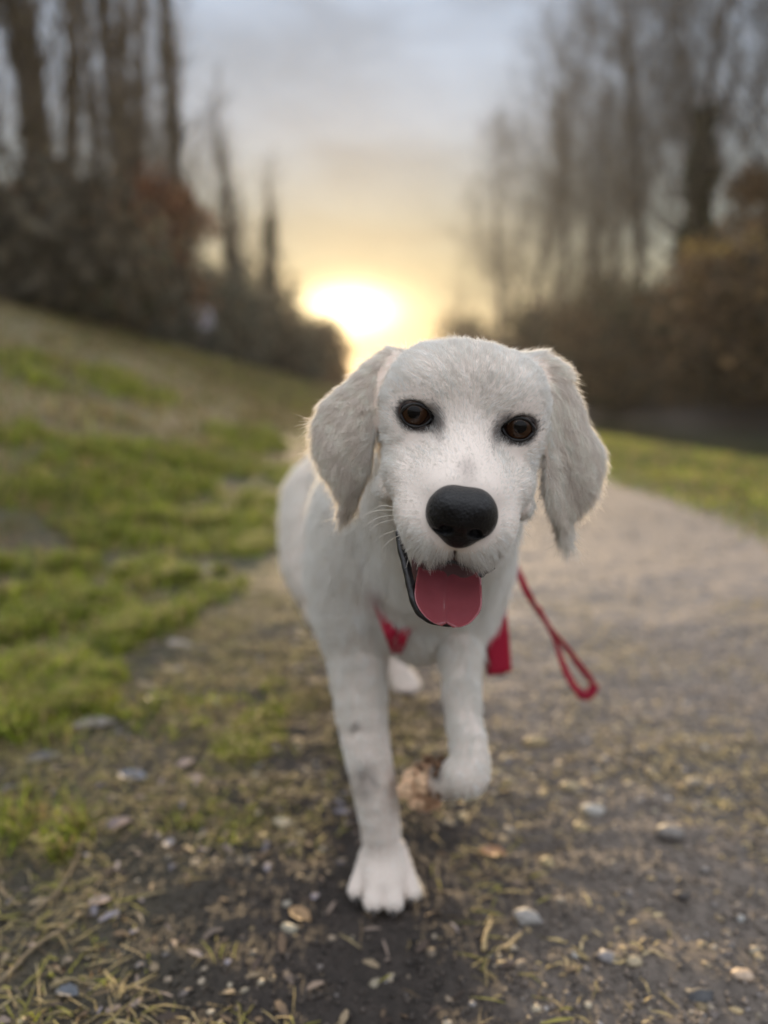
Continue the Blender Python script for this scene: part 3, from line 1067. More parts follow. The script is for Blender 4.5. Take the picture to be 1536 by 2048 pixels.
copy_tree(t4, (-7.3, 39.5, gz(-7.3, 39.5)), 1.7, .92, 'narrow tree between the lone narrow tree and the green ivy tree')
copy_tree(t4, (-7.0, 48.0, gz(-7.0, 48.0)), 2.9, .80, 'low narrow tree on the sun side of the green ivy tree')
t6 = tree('far_tree', 'small bare tree just before the end of the left hedge', (-7.2, 53.0, gz(-7.2, 53)), branch_segs(8.5, .2, 122, 26, .45, .8, .2, 3, (0, 0), .24), M_bark, ivy=(0, 4.5, .5, 1800, (.04, .045, .03), .14))

for (x, y, rz, s, lb) in [(-9.0, 34.0, 3.3, .86, 'faint slim tree just right of the ivy trunk, before the lone narrow tree'),
                          (-10.5, 42.5, 4.5, .80, 'faint slim tree behind the lone narrow tree'),
                          (-9.0, 47.0, 5.5, .62, 'faint slim tree between the lone tree and the green ivy tree'),
                          (-9.5, 56.0, .4, .62, 'faint slim tree just behind the green ivy tree')]:
    copy_tree(t3, (x, y, gz(x, y)), rz, s, lb)

# ---- left: bushes under the trees
LBG = 'bushes under the trees on the left bank'
lb0 = bush('dark greyish bush at the foot of the trees, at the left border', (-7.4, 12.5, gz(-7.4, 12.5)), 201, 5.5, 2.6, DULL, group=LBG)
lb1 = bush('grey green bush on the crest below the russet bush', (-8.0, 20.5, gz(-8.0, 20.5)), 202, 5.5, 2.6, GREY, group=LBG)
rb = bush('russet brown leafy bush among the trees on the left', (-7.0, 21.6, gz(-7, 21.6) + .8), 203, 3.7, 4.4, RUST, nq=4200, size=.10, group=LBG)
copy_tree(rb, (-8.0, 18.2, gz(-8, 18.2) + .6), 1.4, .75, 'darker russet bush behind the slim trees, left of the bright russet one')
for (src, x, y, rz, s, lb) in [(lb0, -7.2, 16.2, 2.0, (1, 1, .9), 'dark bush filling the gap between the second and third slim tree'),
                               (lb0, -8.8, 20.0, 1.1, (1.1, 1, 1.1), 'dark bush behind the russet bush'),
                               (lb1, -7.9, 24.5, .5, (1, 1, 1.1), 'grey green bush at the foot of the dark ivy trunk'),
                               (lb0, -8.6, 27.5, 3.0, (1, 1, 1.2), 'dull brown bush right of the dark ivy trunk'),
                               (lb1, -7.0, 29.5, 4.0, (1, 1, 1.15), 'grey bush behind the small pale figure'),
                               (lb1, -7.2, 34.0, 5.2, (1.1, 1, 1.75), 'grey green bush under the lone narrow tree'),
                               (lb0, -7.6, 39.0, .9, (1.1, 1.1, 1.9), 'dull bush between the lone narrow tree and the green ivy tree'),
                               (lb1, -7.0, 45.0, 2.4, (1.1, 1.1, 2.0), 'bush at the foot of the green ivy tree'),
                               (lb0, -7.0, 52.0, 3.3, (1.2, 1.2, 1.6), 'bush hazy with light, left of the sun')]:
    copy_tree(src, (x, y, gz(x, y)), rz, s, lb)
wb = bush('warm brown bush glowing at the left foot of the sun', (-7.7, 62, gz(-7.7, 62)), 205, 7.5, 5.6, WARMB, size=.2, group='bushes closing the gap under the sun')
for (x, y, rz, s, lb) in [(-7.4, 78, 1.0, .9, 'last warm brown bush of the left hedge before the gap'), (-7.6, 98, 2.0, .9, 'low far bush under the sun'),
                          (-12, 70, 2.2, 1.2, 'broad bush behind the warm brown bush')]:
    copy_tree(wb, (x, y, gz(x, y)), rz, s, lb)

# ---- right: bare trees beyond the canal
RG = 'bare spreading trees beyond the canal'
bigA = branch_segs(20, .26, 131, 40, .75, .80, .20, 4, (0, 0), .34, .9)
bigB = branch_segs(20, .22, 132, 40, .65, .85, .18, 4, (-.03, 0), .33, .9)
r1_ = tree('bare_tree', 'tall bare tree with dark ivy wrapped trunk on the right', (10.6, 26.2, gz(10.6, 26.2)), bigA, M_bark, ivy=(1.0, 9.8, .85, 6500, (.026, .034, .016), .13), group=RG)
r2_t = tree('bare_tree', 'bare tree with fine upright branches left of the ivy wrapped tree', (10.6, 31.5, gz(10.6, 31.5)), bigB, M_bark, group=RG)
r3_ = tree('bare_tree', 'slender bare tree in the middle of the right hand row', (10.4, 38.0, gz(10.4, 38)), branch_segs(19.5, .20, 133, 38, .60, .90, .16, 4, (.03, 0), .31, .9), M_bark, group=RG)
for (src, x, y, rz, s, lb) in [(r3_, 10.3, 45.0, 1.2, 1.05, 'pale hazy bare tree left of the middle of the right hand row'),
                               (r2_t, 10.2, 54.0, 2.0, 1.1, 'hazy bare tree near the sunlit gap, second from the sky'),
                               (r3_, 9.8, 66.0, 2.9, 1.08, 'hazy bare tree nearest the sky at the left end of the row'),
                               (r2_t, 11.2, 22.0, 3.8, 1.0, 'bare tree with branches along the right border'),
                               (r3_, 12.6, 19.5, 4.4, .95, 'bare tree filling the upper right corner'),
                               (r2_t, 14.5, 34.0, 5.1, 1.05, 'bare tree of the second row behind the ivy wrapped tree'),
                               (r3_, 14.0, 46.0, 5.9, 1.1, 'bare tree of the second row seen between the slender ones')]:
    copy_tree(src, (x, y, gz(x, y)), rz, s, lb)
sm = tree('small_tree', 'smaller bushy bare tree at the end of the right hand row', (8.6, 78, gz(8.6, 78)), branch_segs(12, .2, 140, 26, .6, .75, .15, 3, (0, 0), .30), M_bark2, group='small trees at the end of the right row')
copy_tree(sm, (7.2, 88, gz(7.2, 88)), 1.3, .8, 'small bare tree right beside the sunlit gap')

# ---- right: bushes along the far bank
RBG = 'bushes along the far bank of the canal'
rb0 = bush('dark brown bush at the right border above the water', (10.6, 16.5, gz(10.6, 16.5)), 301, 5.8, 4.0, BROWNB, group=RBG)
rb1 = bush('dull dark bush above the water beside the right ear', (10.8, 25.0, gz(10.8, 25)), 302, 6.0, 4.4, DULL, group=RBG)
for (src, x, y, rz, s, lb) in [(rb0, 9.9, 20.0, 1.0, (1.1, 1, .9), 'brown bush below the ochre one on the far bank'),
                               (rb1, 12.2, 21.0, 2.0, (1, 1, 1.2), 'dark bush behind the ochre bush'),
                               (rb0, 10.2, 28.5, 3.1, (1, 1, 1.05), 'brown bush at the foot of the ivy wrapped tree'),
                               (rb1, 10.6, 33.0, 4.0, (1.1, 1, 1.2), 'dull bush left of the ivy wrapped tree'),
                               (rb0, 10.2, 37.0, 5.0, (1.1, 1, 1.3), 'brown bush behind the top of the right ear'),
                               (rb1, 10.4, 42.0, .4, (1.2, 1.1, 1.4), 'dull bush under the slender bare tree'),
                               (rb0, 10.0, 47.0, 1.5, (1.2, 1.1, 1.5), 'brown bush above the right side of the head'),
                               (rb0, 9.6, 54.0, 2.6, (1.3, 1.2, 1.6), 'brown hazy bush above the crown of the head'),
                               (rb1, 9.0, 62.0, 3.4, (1.3, 1.2, 1.7), 'hazy dull bush above the crown of the head'),
                               (rb0, 8.2, 72.0, 4.4, (1.4, 1.3, 1.6), 'hazy brown bush right of the sunlit gap'),
                               (rb1, 7.2, 84.0, 5.4, (1.4, 1.3, 1.5), 'last dull bush before the sunlit gap'),
                               (rb0, 6.4, 98.0, .7, (1.4, 1.3, 1.2), 'low bush at the right foot of the sun'),
                               (rb1, 13.5, 29.0, 1.7, (1.1, 1, 1.3), 'dark bush of the back row behind the ivy wrapped tree'),
                               (rb0, 14.0, 40.0, 2.7, (1.3, 1, 1.5), 'brown bush of the back row on the far bank')]:
    copy_tree(src, (x, y, gz(x, y)), rz, s, lb)
bush('ochre yellow bush glowing on the right, beside the ivy wrapped tree', (9.3, 20.9, gz(9.3, 20.9) + 2.7), 310, 2.0, 2.0, OCHRE, nq=2400, size=.09, group=RBG)
bush('orange brown leafy crown at the right border, above the ochre bush', (11.6, 22.6, gz(11.6, 22.6) + 4.2), 311, 2.6, 3.2, [(.15, .085, .035), (.11, .065, .03), (.10, .06, .03)], nq=2600, size=.10, group=RBG)
bush('low olive bush between the brown bushes on the far bank', (9.4, 30.5, gz(9.4, 30.5)), 312, 4.5, 2.2, [(.06, .055, .03), (.05, .045, .028)], nq=2400, size=.12, group=RBG)
# wood closing the view far away
r = np.random.default_rng(77)
nq = 26000
c = np.stack([r.uniform(-160, 160, nq), r.uniform(150, 185, nq), r.random(nq) ** 1.3 * (4.2 + 1.5 * np.sin(np.arange(nq)))], 1)
c[:, 2] *= (1 + .35 * np.sin(c[:, 0] * .35)) * (1 + .8 * smooth(12, 40, np.abs(c[:, 0])))
v, f, cc = leaf_quads(c, .9, np.array(DULL)[r.integers(0, 4, nq)] * r.uniform(.6, 1.4, (nq, 1)), 9)
obj('distant_wood', np_mesh('distant_wood', v, f, M_fol, False, cc), kind='stuff', label='distant dull wood closing the view under the sun', category='wood')

# ---- walker on the bank
def walker():
    x, y = -5.0, 21.2
    z0 = float(H(x, y))
    base = thing('person', 'distant walker in lilac grey jacket and dark trousers on top of the grass bank', 'person', (x, y, z0))
    base.scale = (.85, .85, .85)
    me = bpy.data.meshes.new('body')
    vs = [(0, 0, .92), (0, 0, 1.12), (0, -.01, 1.38), (0, -.02, 1.52), (0, -.03, 1.66),
          (.10, 0, .86), (.11, -.12, .48), (.12, -.10, .07), (.12, -.22, .03),
          (-.10, 0, .86), (-.11, .06, .48), (-.12, .20, .09), (-.12, .10, .03),
          (.19, 0, 1.40), (.25, .06, 1.13), (.24, -.06, .90), (-.19, 0, 1.40), (-.25, -.05, 1.13), (-.24, -.16, .93)]
    es = [(0, 1), (1, 2), (2, 3), (3, 4), (0, 5), (5, 6), (6, 7), (7, 8), (0, 9), (9, 10), (10, 11), (11, 12), (2, 13), (13, 14), (14, 15), (2, 16), (16, 17), (17, 18)]
    rad = [.14, .13, .16, .06, .10, .095, .065, .045, .04, .095, .065, .045, .04, .075, .05, .04, .075, .05, .04]
    me.from_pydata(vs, es, [])
    o = obj('body', me, base)
    sk = o.modifiers.new('skin', 'SKIN'); sb = o.modifiers.new('sub', 'SUBSURF'); sb.levels = 1; sb.render_levels = 1
    for i, q in enumerate(rad):
        me.skin_vertices[0].data[i].radius = (q, q)
    me.skin_vertices[0].data[0].use_root = True
    m = bpy.data.materials.new('walker_clothes'); m.use_nodes = True
    t = m.node_tree; tcx = N(t, 'ShaderNodeTexCoord'); s_ = N(t, 'ShaderNodeSeparateXYZ'); t.links.new(tcx.outputs['Object'], s_.inputs[0])
    cr_ = ramp(t, math_node(t, 'DIVIDE', s_.outputs[2], 1.8), [(0, (.02, .02, .025)), (.47, (.02, .02, .025)), (.48, (.42, .39, .45)), (.84, (.42, .39, .45)), (.85, (.35, .22, .17)), (.92, (.35, .22, .17)), (.93, (.05, .03, .02))], 'CONSTANT')
    t.links.new(cr_, t.nodes['Principled BSDF'].inputs['Base Color'])
    me.materials.append(m)


walker()


# ================================================================== THE DOG
# ---- head frame: origin midway between the eyes, x to the picture's right, y along the muzzle, z up
def head_frame():
    a, s, r_ = R(18), R(-4), R(8)
    f0 = np.array([math.sin(s), -math.cos(s), 0]); r = np.array([math.cos(s), math.sin(s), 0]); t0 = np.array([0, 0, 1.])
    f = f0 * math.cos(a) - t0 * math.sin(a); t = t0 * math.cos(a) + f0 * math.sin(a)
    return P(934, 839, .475), np.stack([r * math.cos(r_) - t * math.sin(r_), f, t * math.cos(r_) + r * math.sin(r_)])


HO, HM = head_frame()


def h2w(p):
    return HO + np.asarray(p, float) @ HM


def w2h(p):
    return (p - HO) @ HM.T


PRIMS = []


def add(kind, k, op, **kw):
    PRIMS.append(dict(kind=kind, k=k, op=op, **kw))


def EL(c, r, k=.012, op='+', axes=None):
    c = np.asarray(c, float); r = np.asarray(r, float)
    add('el', k, op, c=c, r=r, M=axes, bc=c, br=float(r.max()))


def HE(c, r, k=.012, op='+', sym=True, rotx=0.0, rotz=0.0):
    """ellipsoid in the head frame, mirrored when it is off the midline"""
    for s in ((1, -1) if (sym and abs(c[0]) > 1e-6) else (1,)):
        cc = np.array([c[0] * s, c[1], c[2]])
        cx, sx = math.cos(rotx), math.sin(rotx)
        cz, sz = math.cos(rotz * s), math.sin(rotz * s)
        A = np.array([[1, 0, 0], [0, cx, sx], [0, -sx, cx]]) @ np.array([[cz, sz, 0], [-sz, cz, 0], [0, 0, 1]])
        EL(h2w(cc), r, k, op, axes=A @ HM)


def CONE(a, b, ra, rb, k=.02, op='+'):
    a = np.asarray(a, float); b = np.asarray(b, float)
    add('cone', k, op, a=a, b=b, ra=ra, rb=rb, bc=(a + b) / 2, br=float(np.linalg.norm(a - b) / 2 + max(ra, rb)))


def HC(a, b, ra, rb, k=.012, op='+', sym=True):
    for s in ((1, -1) if (sym and (abs(a[0]) > 1e-6 or abs(b[0]) > 1e-6)) else (1,)):
        CONE(h2w([a[0] * s, a[1], a[2]]), h2w([b[0] * s, b[1], b[2]]), ra, rb, k, op)


def poly_sd(u, v, poly):
    """signed distance (pixels) to a polygon, negative inside"""
    poly = np.asarray(poly, float)
    d = np.full(u.shape, 1e18); sgn = np.ones(u.shape)
    n = len(poly)
    for i in range(n):
        ax, ay = poly[i]; bx, by = poly[i - 1]
        ex, ey = bx - ax, by - ay
        wx, wy = u - ax, v - ay
        t = np.clip((wx * ex + wy * ey) / (ex * ex + ey * ey), 0, 1)
        dx, dy = wx - ex * t, wy - ey * t
        d = np.minimum(d, dx * dx + dy * dy)
        c1 = v >= ay; c2 = v < by; c3 = ex * wy > ey * wx
        flip = (c1 & c2 & c3) | (~c1 & ~c2 & ~c3)
        sgn = np.where(flip, -sgn, sgn)
    return sgn * np.sqrt(d)


def ear_mid(u, v, side):
    """distance of the ear leather from the lens: it leaves the skull, swings out and curls in at the tip"""
    if side < 0:
        t = np.clip((v - 700) / 330, 0, 1); w = np.clip((755 - u) / 130, 0, 1)
        return .528 - .030 * np.sin(t * 2.6) + .020 * w ** 1.5 + .0030 * np.sin(u * .055 + v * .012)
    t = np.clip((v - 700) / 370, 0, 1); w = np.clip((u - 1095) / 110, 0, 1)
    return .522 - .026 * np.sin(t * 2.6) + .026 * w ** 1.5 + .0030 * np.sin(u * .06 - v * .010)


EAR_L = [(812, 704), (784, 698), (744, 724), (700, 764), (655, 800), (638, 840), (638, 886), (650, 930), (672, 962), (690, 985),
         (684, 1015), (684, 1034), (700, 1022), (724, 975), (738, 940), (744, 890), (755, 840), (775, 790), (800, 750)]
EAR_R = [(1040, 710), (1084, 706), (1120, 732), (1138, 776), (1158, 815), (1168, 848), (1194, 890), (1198, 918), (1190, 957), (1168, 998),
         (1142, 1030), (1136, 1076), (1120, 1058), (1106, 1015), (1090, 985), (1090, 930), (1092, 880), (1092, 830), (1075, 770)]


def EAR(poly, side, k=.006):
    c = np.mean([P(u, v, .525) for u, v in poly], axis=0)
    add('ear', k, '+', poly=poly, side=side, bc=c, br=.10)


def prim_d(q, p):
    if q['kind'] == 'el':
        l = p - q['c']
        if q['M'] is not None:
            l = l @ q['M'].T
        k0 = np.linalg.norm(l / q['r'], axis=-1)
        k1 = np.linalg.norm(l / q['r'] ** 2, axis=-1) + 1e-9
        return np.where(k0 < 1e-3, -q['r'].min(), k0 * (k0 - 1) / k1)
    if q['kind'] == 'cone':
        ab = q['b'] - q['a']
        t = np.clip(((p - q['a']) @ ab) / (ab @ ab), 0, 1)
        ts = t
        return np.linalg.norm(p - q['a'] - t[..., None] * ab, axis=-1) - (q['ra'] + (q['rb'] - q['ra']) * ts)
    if q['kind'] == 'ear':
        u, v, dep = proj(p)
        d2 = poly_sd(u, v, q['poly']) * dep / FPX
        th = .0042
        dy = np.abs(p[..., 1] - ear_mid(u, v, q['side'])) * .8 - th
        r = .003
        a = d2 + r; b = dy + r
        return np.sqrt(np.maximum(a, 0) ** 2 + np.maximum(b, 0) ** 2) + np.minimum(np.maximum(a, b), 0) - r


def field(p):
    shp = p.shape[:-1]
    p = p.reshape(-1, 3)
    d = np.full(len(p), 1.0)
    for q in PRIMS:
        m = np.linalg.norm(p - q['bc'], axis=1) < q['br'] + q['k'] + .03
        if not m.any():
            continue
        e = prim_d(q, p[m]); c = d[m]; k = q['k']
        if q['op'] == '+':
            h = np.maximum(k - np.abs(c - e), 0) / k
            c = np.minimum(c, e) - h * h * k * .25
        else:
            h = np.maximum(k - np.abs(c + e), 0) / k
            c = np.maximum(c, -e) + h * h * k * .25
        d[m] = c
    return d.reshape(shp)


def grad(p, fn=None, e=6e-4):
    fn = fn or field
    g = np.stack([fn(p + np.eye(3)[i] * e) - fn(p - np.eye(3)[i] * e) for i in range(3)], axis=-1)
    return g / (np.linalg.norm(g, axis=-1, keepdims=True) + 1e-12)


# ---- trunk, neck, limbs (world space)
CHEST = P(835, 1075, .80)
CONE(P(828, 1040, .80), P(808, 1000, .98), .096, .106, .03)
CONE(P(808, 1000, .98), P(728, 965, 1.26), .102, .094, .03)
EL(P(826, 1125, .775), (.074, .085, .092), .03)                      # fore chest
EL(P(852, 1212, .765), (.045, .06, .050), .03)                       # brisket between the legs
CONE(h2w([0, -.062, -.042]), P(866, 1010, .74), .050, .080, .03)        # neck
CONE(h2w([0, -.045, -.055]), P(884, 1110, .70), .038, .058, .025)        # throat
for sx, (u, v, Y) in (((-1), (708, 1090, .80)), (1, (918, 1110, .80))):
    EL(P(u, v, Y), (.042, .07, .085), .035)
# tail, carried low behind
ts_ = spline([P(715, 900, 1.34), P(700, 905, 1.44), P(720, 985, 1.54), P(770, 1060, 1.60)], 8)
for i in range(7):
    CONE(ts_[i], ts_[i + 1], .026 - .002 * i, .024 - .002 * i, .02)


def LIMB(rows, n, k_root, n_root=3):
    """a limb as one smoothly tapering run of short cones"""
    q = spline(np.array([[*P(*r_[:3]), r_[3]] for r_ in rows]), n)
    for i in range(n - 1):
        CONE(q[i, :3], q[i + 1, :3], q[i, 3], q[i + 1, 3], k_root if i < n_root else .0012)


# planted foreleg (picture left)
LEG_A = [(715, 1150, .775, .050), (713, 1250, .760, .0350), (718, 1350, .745, .0285), (726, 1450, .732, .0250), (746, 1555, .722, .0225), (759, 1640, .722, .0205), (767, 1710, .728, .0200)]
LIMB(LEG_A, 16, 0.014)


def paw(cx, cy, ux, uy, zc, s=1.0, spread=1.0):
    """four toes and a pad; (ux,uy) points to the toes"""
    sx_, sy_ = -uy, ux
    EL((cx + ux * .006, cy + uy * .006, zc + .014 * s), (.0275 * s, .036 * s, .024 * s), .018)
    for (l, w, r, zz) in ((.021, -.0290, .0108, .0), (.040, -.0105, .0115, .001), (.040, .0105, .0115, .001), (.021, .0290, .0108, .0)):
        c = np.array([cx + ux * l * s + sx_ * w * s * spread, cy + uy * l * s + sy_ * w * s * spread, zc + zz])
        b = c - np.array([(ux * .024 + sx_ * w * .50) * s, (uy * .024 + sy_ * w * .50) * s, -.036 * s])
        CONE(b, c, r * s * .82, r * s, .0040)


PAWA = P(768, 1800, .70)
paw(.0005, .732, -.03, -1.0, .013, .96)
# lifted foreleg (picture right) with the paw folded back under it
LEG_B = [(935, 1130, .765, .044), (920, 1240, .735, .028), (922, 1330, .700, .0175), (927, 1430, .675, .0150), (940, 1512, .655, .0168), (936, 1545, .650, .0180)]
LIMB(LEG_B, 14, 0.012)
PB0, PB1 = P(928, 1550, .655), P(868, 1566, .690)
CONE(PB0, PB1, .0175, .0155, .012)
PBT = P(838, 1572, .706)
EL((PB1 + PBT) / 2, (.020, .018, .017), .010)
for dv, dY, du in ((-26, .012, 12), (-8, .0, -4), (14, -.006, -2), (30, .0, 14)):
    c = P(834 + du, 1572 + dv, .706 + dY)
    CONE(c + (PB1 - PBT) * .5, c, .0095, .0105, .004)
# planted hind leg (picture left, mostly behind the foreleg)
LEG_C = [(670, 1010, 1.24, .088), (650, 1130, 1.16, .062), (668, 1220, 1.12, .044), (690, 1290, 1.20, .028), (700, 1340, 1.27, .021), (708, 1400, 1.25, .019), (712, 1425, 1.22, .020)]
LIMB(LEG_C, 14, 0.02)
pc = P(712, 1435, 1.2)
paw(pc[0], 1.185, -.02, -1.0, .013, .85)
# swinging hind leg (seen between the forelegs)
LEG_D = [(770, 1010, 1.22, .086), (790, 1120, 1.10, .058), (800, 1210, 1.04, .040), (786, 1255, 1.12, .022), (787, 1310, 1.09, .0165), (800, 1350, 1.055, .0165)]
LIMB(LEG_D, 14, 0.02)
for du, dv, dY in ((-13, 6, .012), (-5, 16, .0), (8, 18, .0), (17, 8, .010)):
    CONE(P(802 + du * .5, 1350, 1.045), P(810 + du, 1362 + dv, 1.02 + dY), .0125, .0102, .0045)

# ---- head
HE((0, -.046, -.018), (.0530, .056, .0385), .02)
HE((.0275, -.038, .006), (.0240, .034, .0265), .014)
HE((.046, -.050, -.010), (.014, .022, .016), .014)
HE((0, -.020, .009), (.043, .034, .0350), .018)
HE((.029, -.015, .0150), (.0155, .015, .0110), .014)            # brows
HE((.036, -.024, -.014), (.0175, .032, .026), .014)             # cheek bones
HE((.030, -.042, -.030), (.018, .032, .028), .014)               # jaw muscle
HC((0, -.008, -.008), (0, .056, -.0245), .0215, .0150, .014)    # bridge
HE((.0135, .026, -.026), (.0160, .040, .0150), .012)            # sides of bridge
HE((.0215, .036, -.0465), (.0170, .033, .0200), .012)           # flews
HE((.0130, .058, -.0500), (.0165, .0185, .0180), .010)
HE((.034, .008, -.036), (.0145, .021, .0135), .014)
HE((.0435, .004, -.0520), (.0090, .014, .0085), .009)           # folded lip corners
HE((0, .062, -.0430), (.012, .013, .016), .008)
# mouth: lower jaw, then the hollow between the jaws
HC((0, -.030, -.060), (0, .024, -.094), .030, .0195, .014)
HC((.012, -.010, -.080), (.009, .030, -.098), .012, .009, .010)
HE((0, .030, -.0800), (.0225, .036, .0135), .006, '-', rotx=-.25)
# eye openings and nose seat
EYE_C = [np.array([-.0328, -.0036, 0]), np.array([.0328, -.0036, 0])]
for s_, e in zip((-1, 1), EYE_C):
    fwd = np.array([0, .006, 0])
    HE((e[0], .006, .0006), (.0090, .018, .0075), .004, '-', sym=False)
    HE((s_ * -.0 + e[0] - s_ * .0092, .005, -.0004), (.0036, .010, .0036), .004, '-', sym=False)
HE((0, .066, -.0640), (.0016, .016, .012), .003, '-')            # philtrum
# ---- ears last, almost unblended so the flap edges stay free
EAR(EAR_L, -1)
EAR(EAR_R, 1)


# ---- sparse surface nets
def surface_nets(fn, lo, hi, h, coarse=4):
    lo = np.asarray(lo, float); hi = np.asarray(hi, float)
    n = np.ceil((hi - lo) / h / coarse).astype(int) * coarse + 1
    nc = (n - 1) // coarse + 1
    ax = [lo[i] + np.arange(nc[i]) * h * coarse for i in range(3)]
    Gc = np.stack(np.meshgrid(*ax, indexing='ij'), -1)
    vc = fn(Gc)
    F = np.full(n, 1.0, np.float32)
    near = np.abs(vc) < h * coarse * 1.9
    F_sign = np.repeat(np.repeat(np.repeat(np.sign(vc).astype(np.int8), coarse, 0), coarse, 1), coarse, 2)[:n[0], :n[1], :n[2]]
    F *= F_sign
    idx = np.argwhere(near)
    off = np.stack(np.meshgrid(*[np.arange(-(coarse // 2), coarse // 2 + 1)] * 3, indexing='ij'), -1).reshape(-1, 3)
    full = np.zeros(n, bool)
    for o in off:
        q = idx * coarse + o
        ok = ((q >= 0) & (q < n)).all(1)
        q = q[ok]
        full[q[:, 0], q[:, 1], q[:, 2]] = True
    pts = np.argwhere(full)
    vals = np.empty(len(pts), np.float32)
    for i in range(0, len(pts), 400000):
        vals[i:i + 400000] = fn(lo + pts[i:i + 400000] * h)
    F[full] = vals
    S = F < 0
    c = (slice(0, -1), slice(1, None))
    cnt = sum(S[a, b, d].astype(np.int8) for a in c for b in c for d in c)
    cells = np.argwhere((cnt > 0) & (cnt < 8))
    acc = np.zeros((len(cells), 3)); num = np.zeros(len(cells))
    corners = [(i, j, k) for i in (0, 1) for j in (0, 1) for k in (0, 1)]
    cv = {cr: F[cells[:, 0] + cr[0], cells[:, 1] + cr[1], cells[:, 2] + cr[2]] for cr in corners}
    for a in corners:
        for d in range(3):
            if a[d] == 0:
                b = list(a); b[d] = 1; b = tuple(b)
                fa, fb = cv[a], cv[b]
                m = (fa < 0) != (fb < 0)
                t = np.where(m, fa / np.where(m, fa - fb, 1), 0)
                pos = np.array(a, float) + t[:, None] * (np.array(b) - np.array(a))
                acc += np.where(m[:, None], pos, 0); num += m
    verts = lo + (cells + acc / num[:, None]) * h
    ID = np.full(np.array(F.shape) - 1, -1, np.int32)
    ID[cells[:, 0], cells[:, 1], cells[:, 2]] = np.arange(len(cells))
    quads = []
    for d in range(3):
        e1, e2 = [(1, 2), (2, 0), (0, 1)][d]
        sl0 = [slice(None)] * 3; sl1 = [slice(None)] * 3
        sl0[d] = slice(0, -1); sl1[d] = slice(1, None)
        A = S[tuple(sl0)]; B = S[tuple(sl1)]
        for inv in (False, True):
            m = (A & ~B) if not inv else (~A & B)
            q = np.argwhere(m)
            q = q[(q[:, e1] > 0) & (q[:, e2] > 0) & (q[:, e1] < F.shape[e1] - 1) & (q[:, e2] < F.shape[e2] - 1)]
            o1 = np.zeros(3, int); o1[e1] = 1
            o2 = np.zeros(3, int); o2[e2] = 1
            g = lambda x: ID[x[:, 0], x[:, 1], x[:, 2]]
            f = np.stack([g(q - o1 - o2), g(q - o2), g(q), g(q - o1)], 1)
            if inv:
                f = f[:, ::-1]
            quads.append(f)
    quads = np.concatenate(quads)
    quads = quads[(quads >= 0).all(1)]
    return verts, quads


def refine(fn, v, it=2):
    for _ in range(it):
        out = np.empty_like(v)
        for i in range(0, len(v), 300000):
            p = v[i:i + 300000]
            out[i:i + 300000] = p - np.clip(fn(p), -.002, .002)[:, None] * grad(p, fn) * .9
        v = out
    return v


dog_v, dog_f = surface_nets(field, (-.20, .36, -.004), (.26, 1.72, .63), DOG_H, 4)
dog_v = refine(field, dog_v, 1)


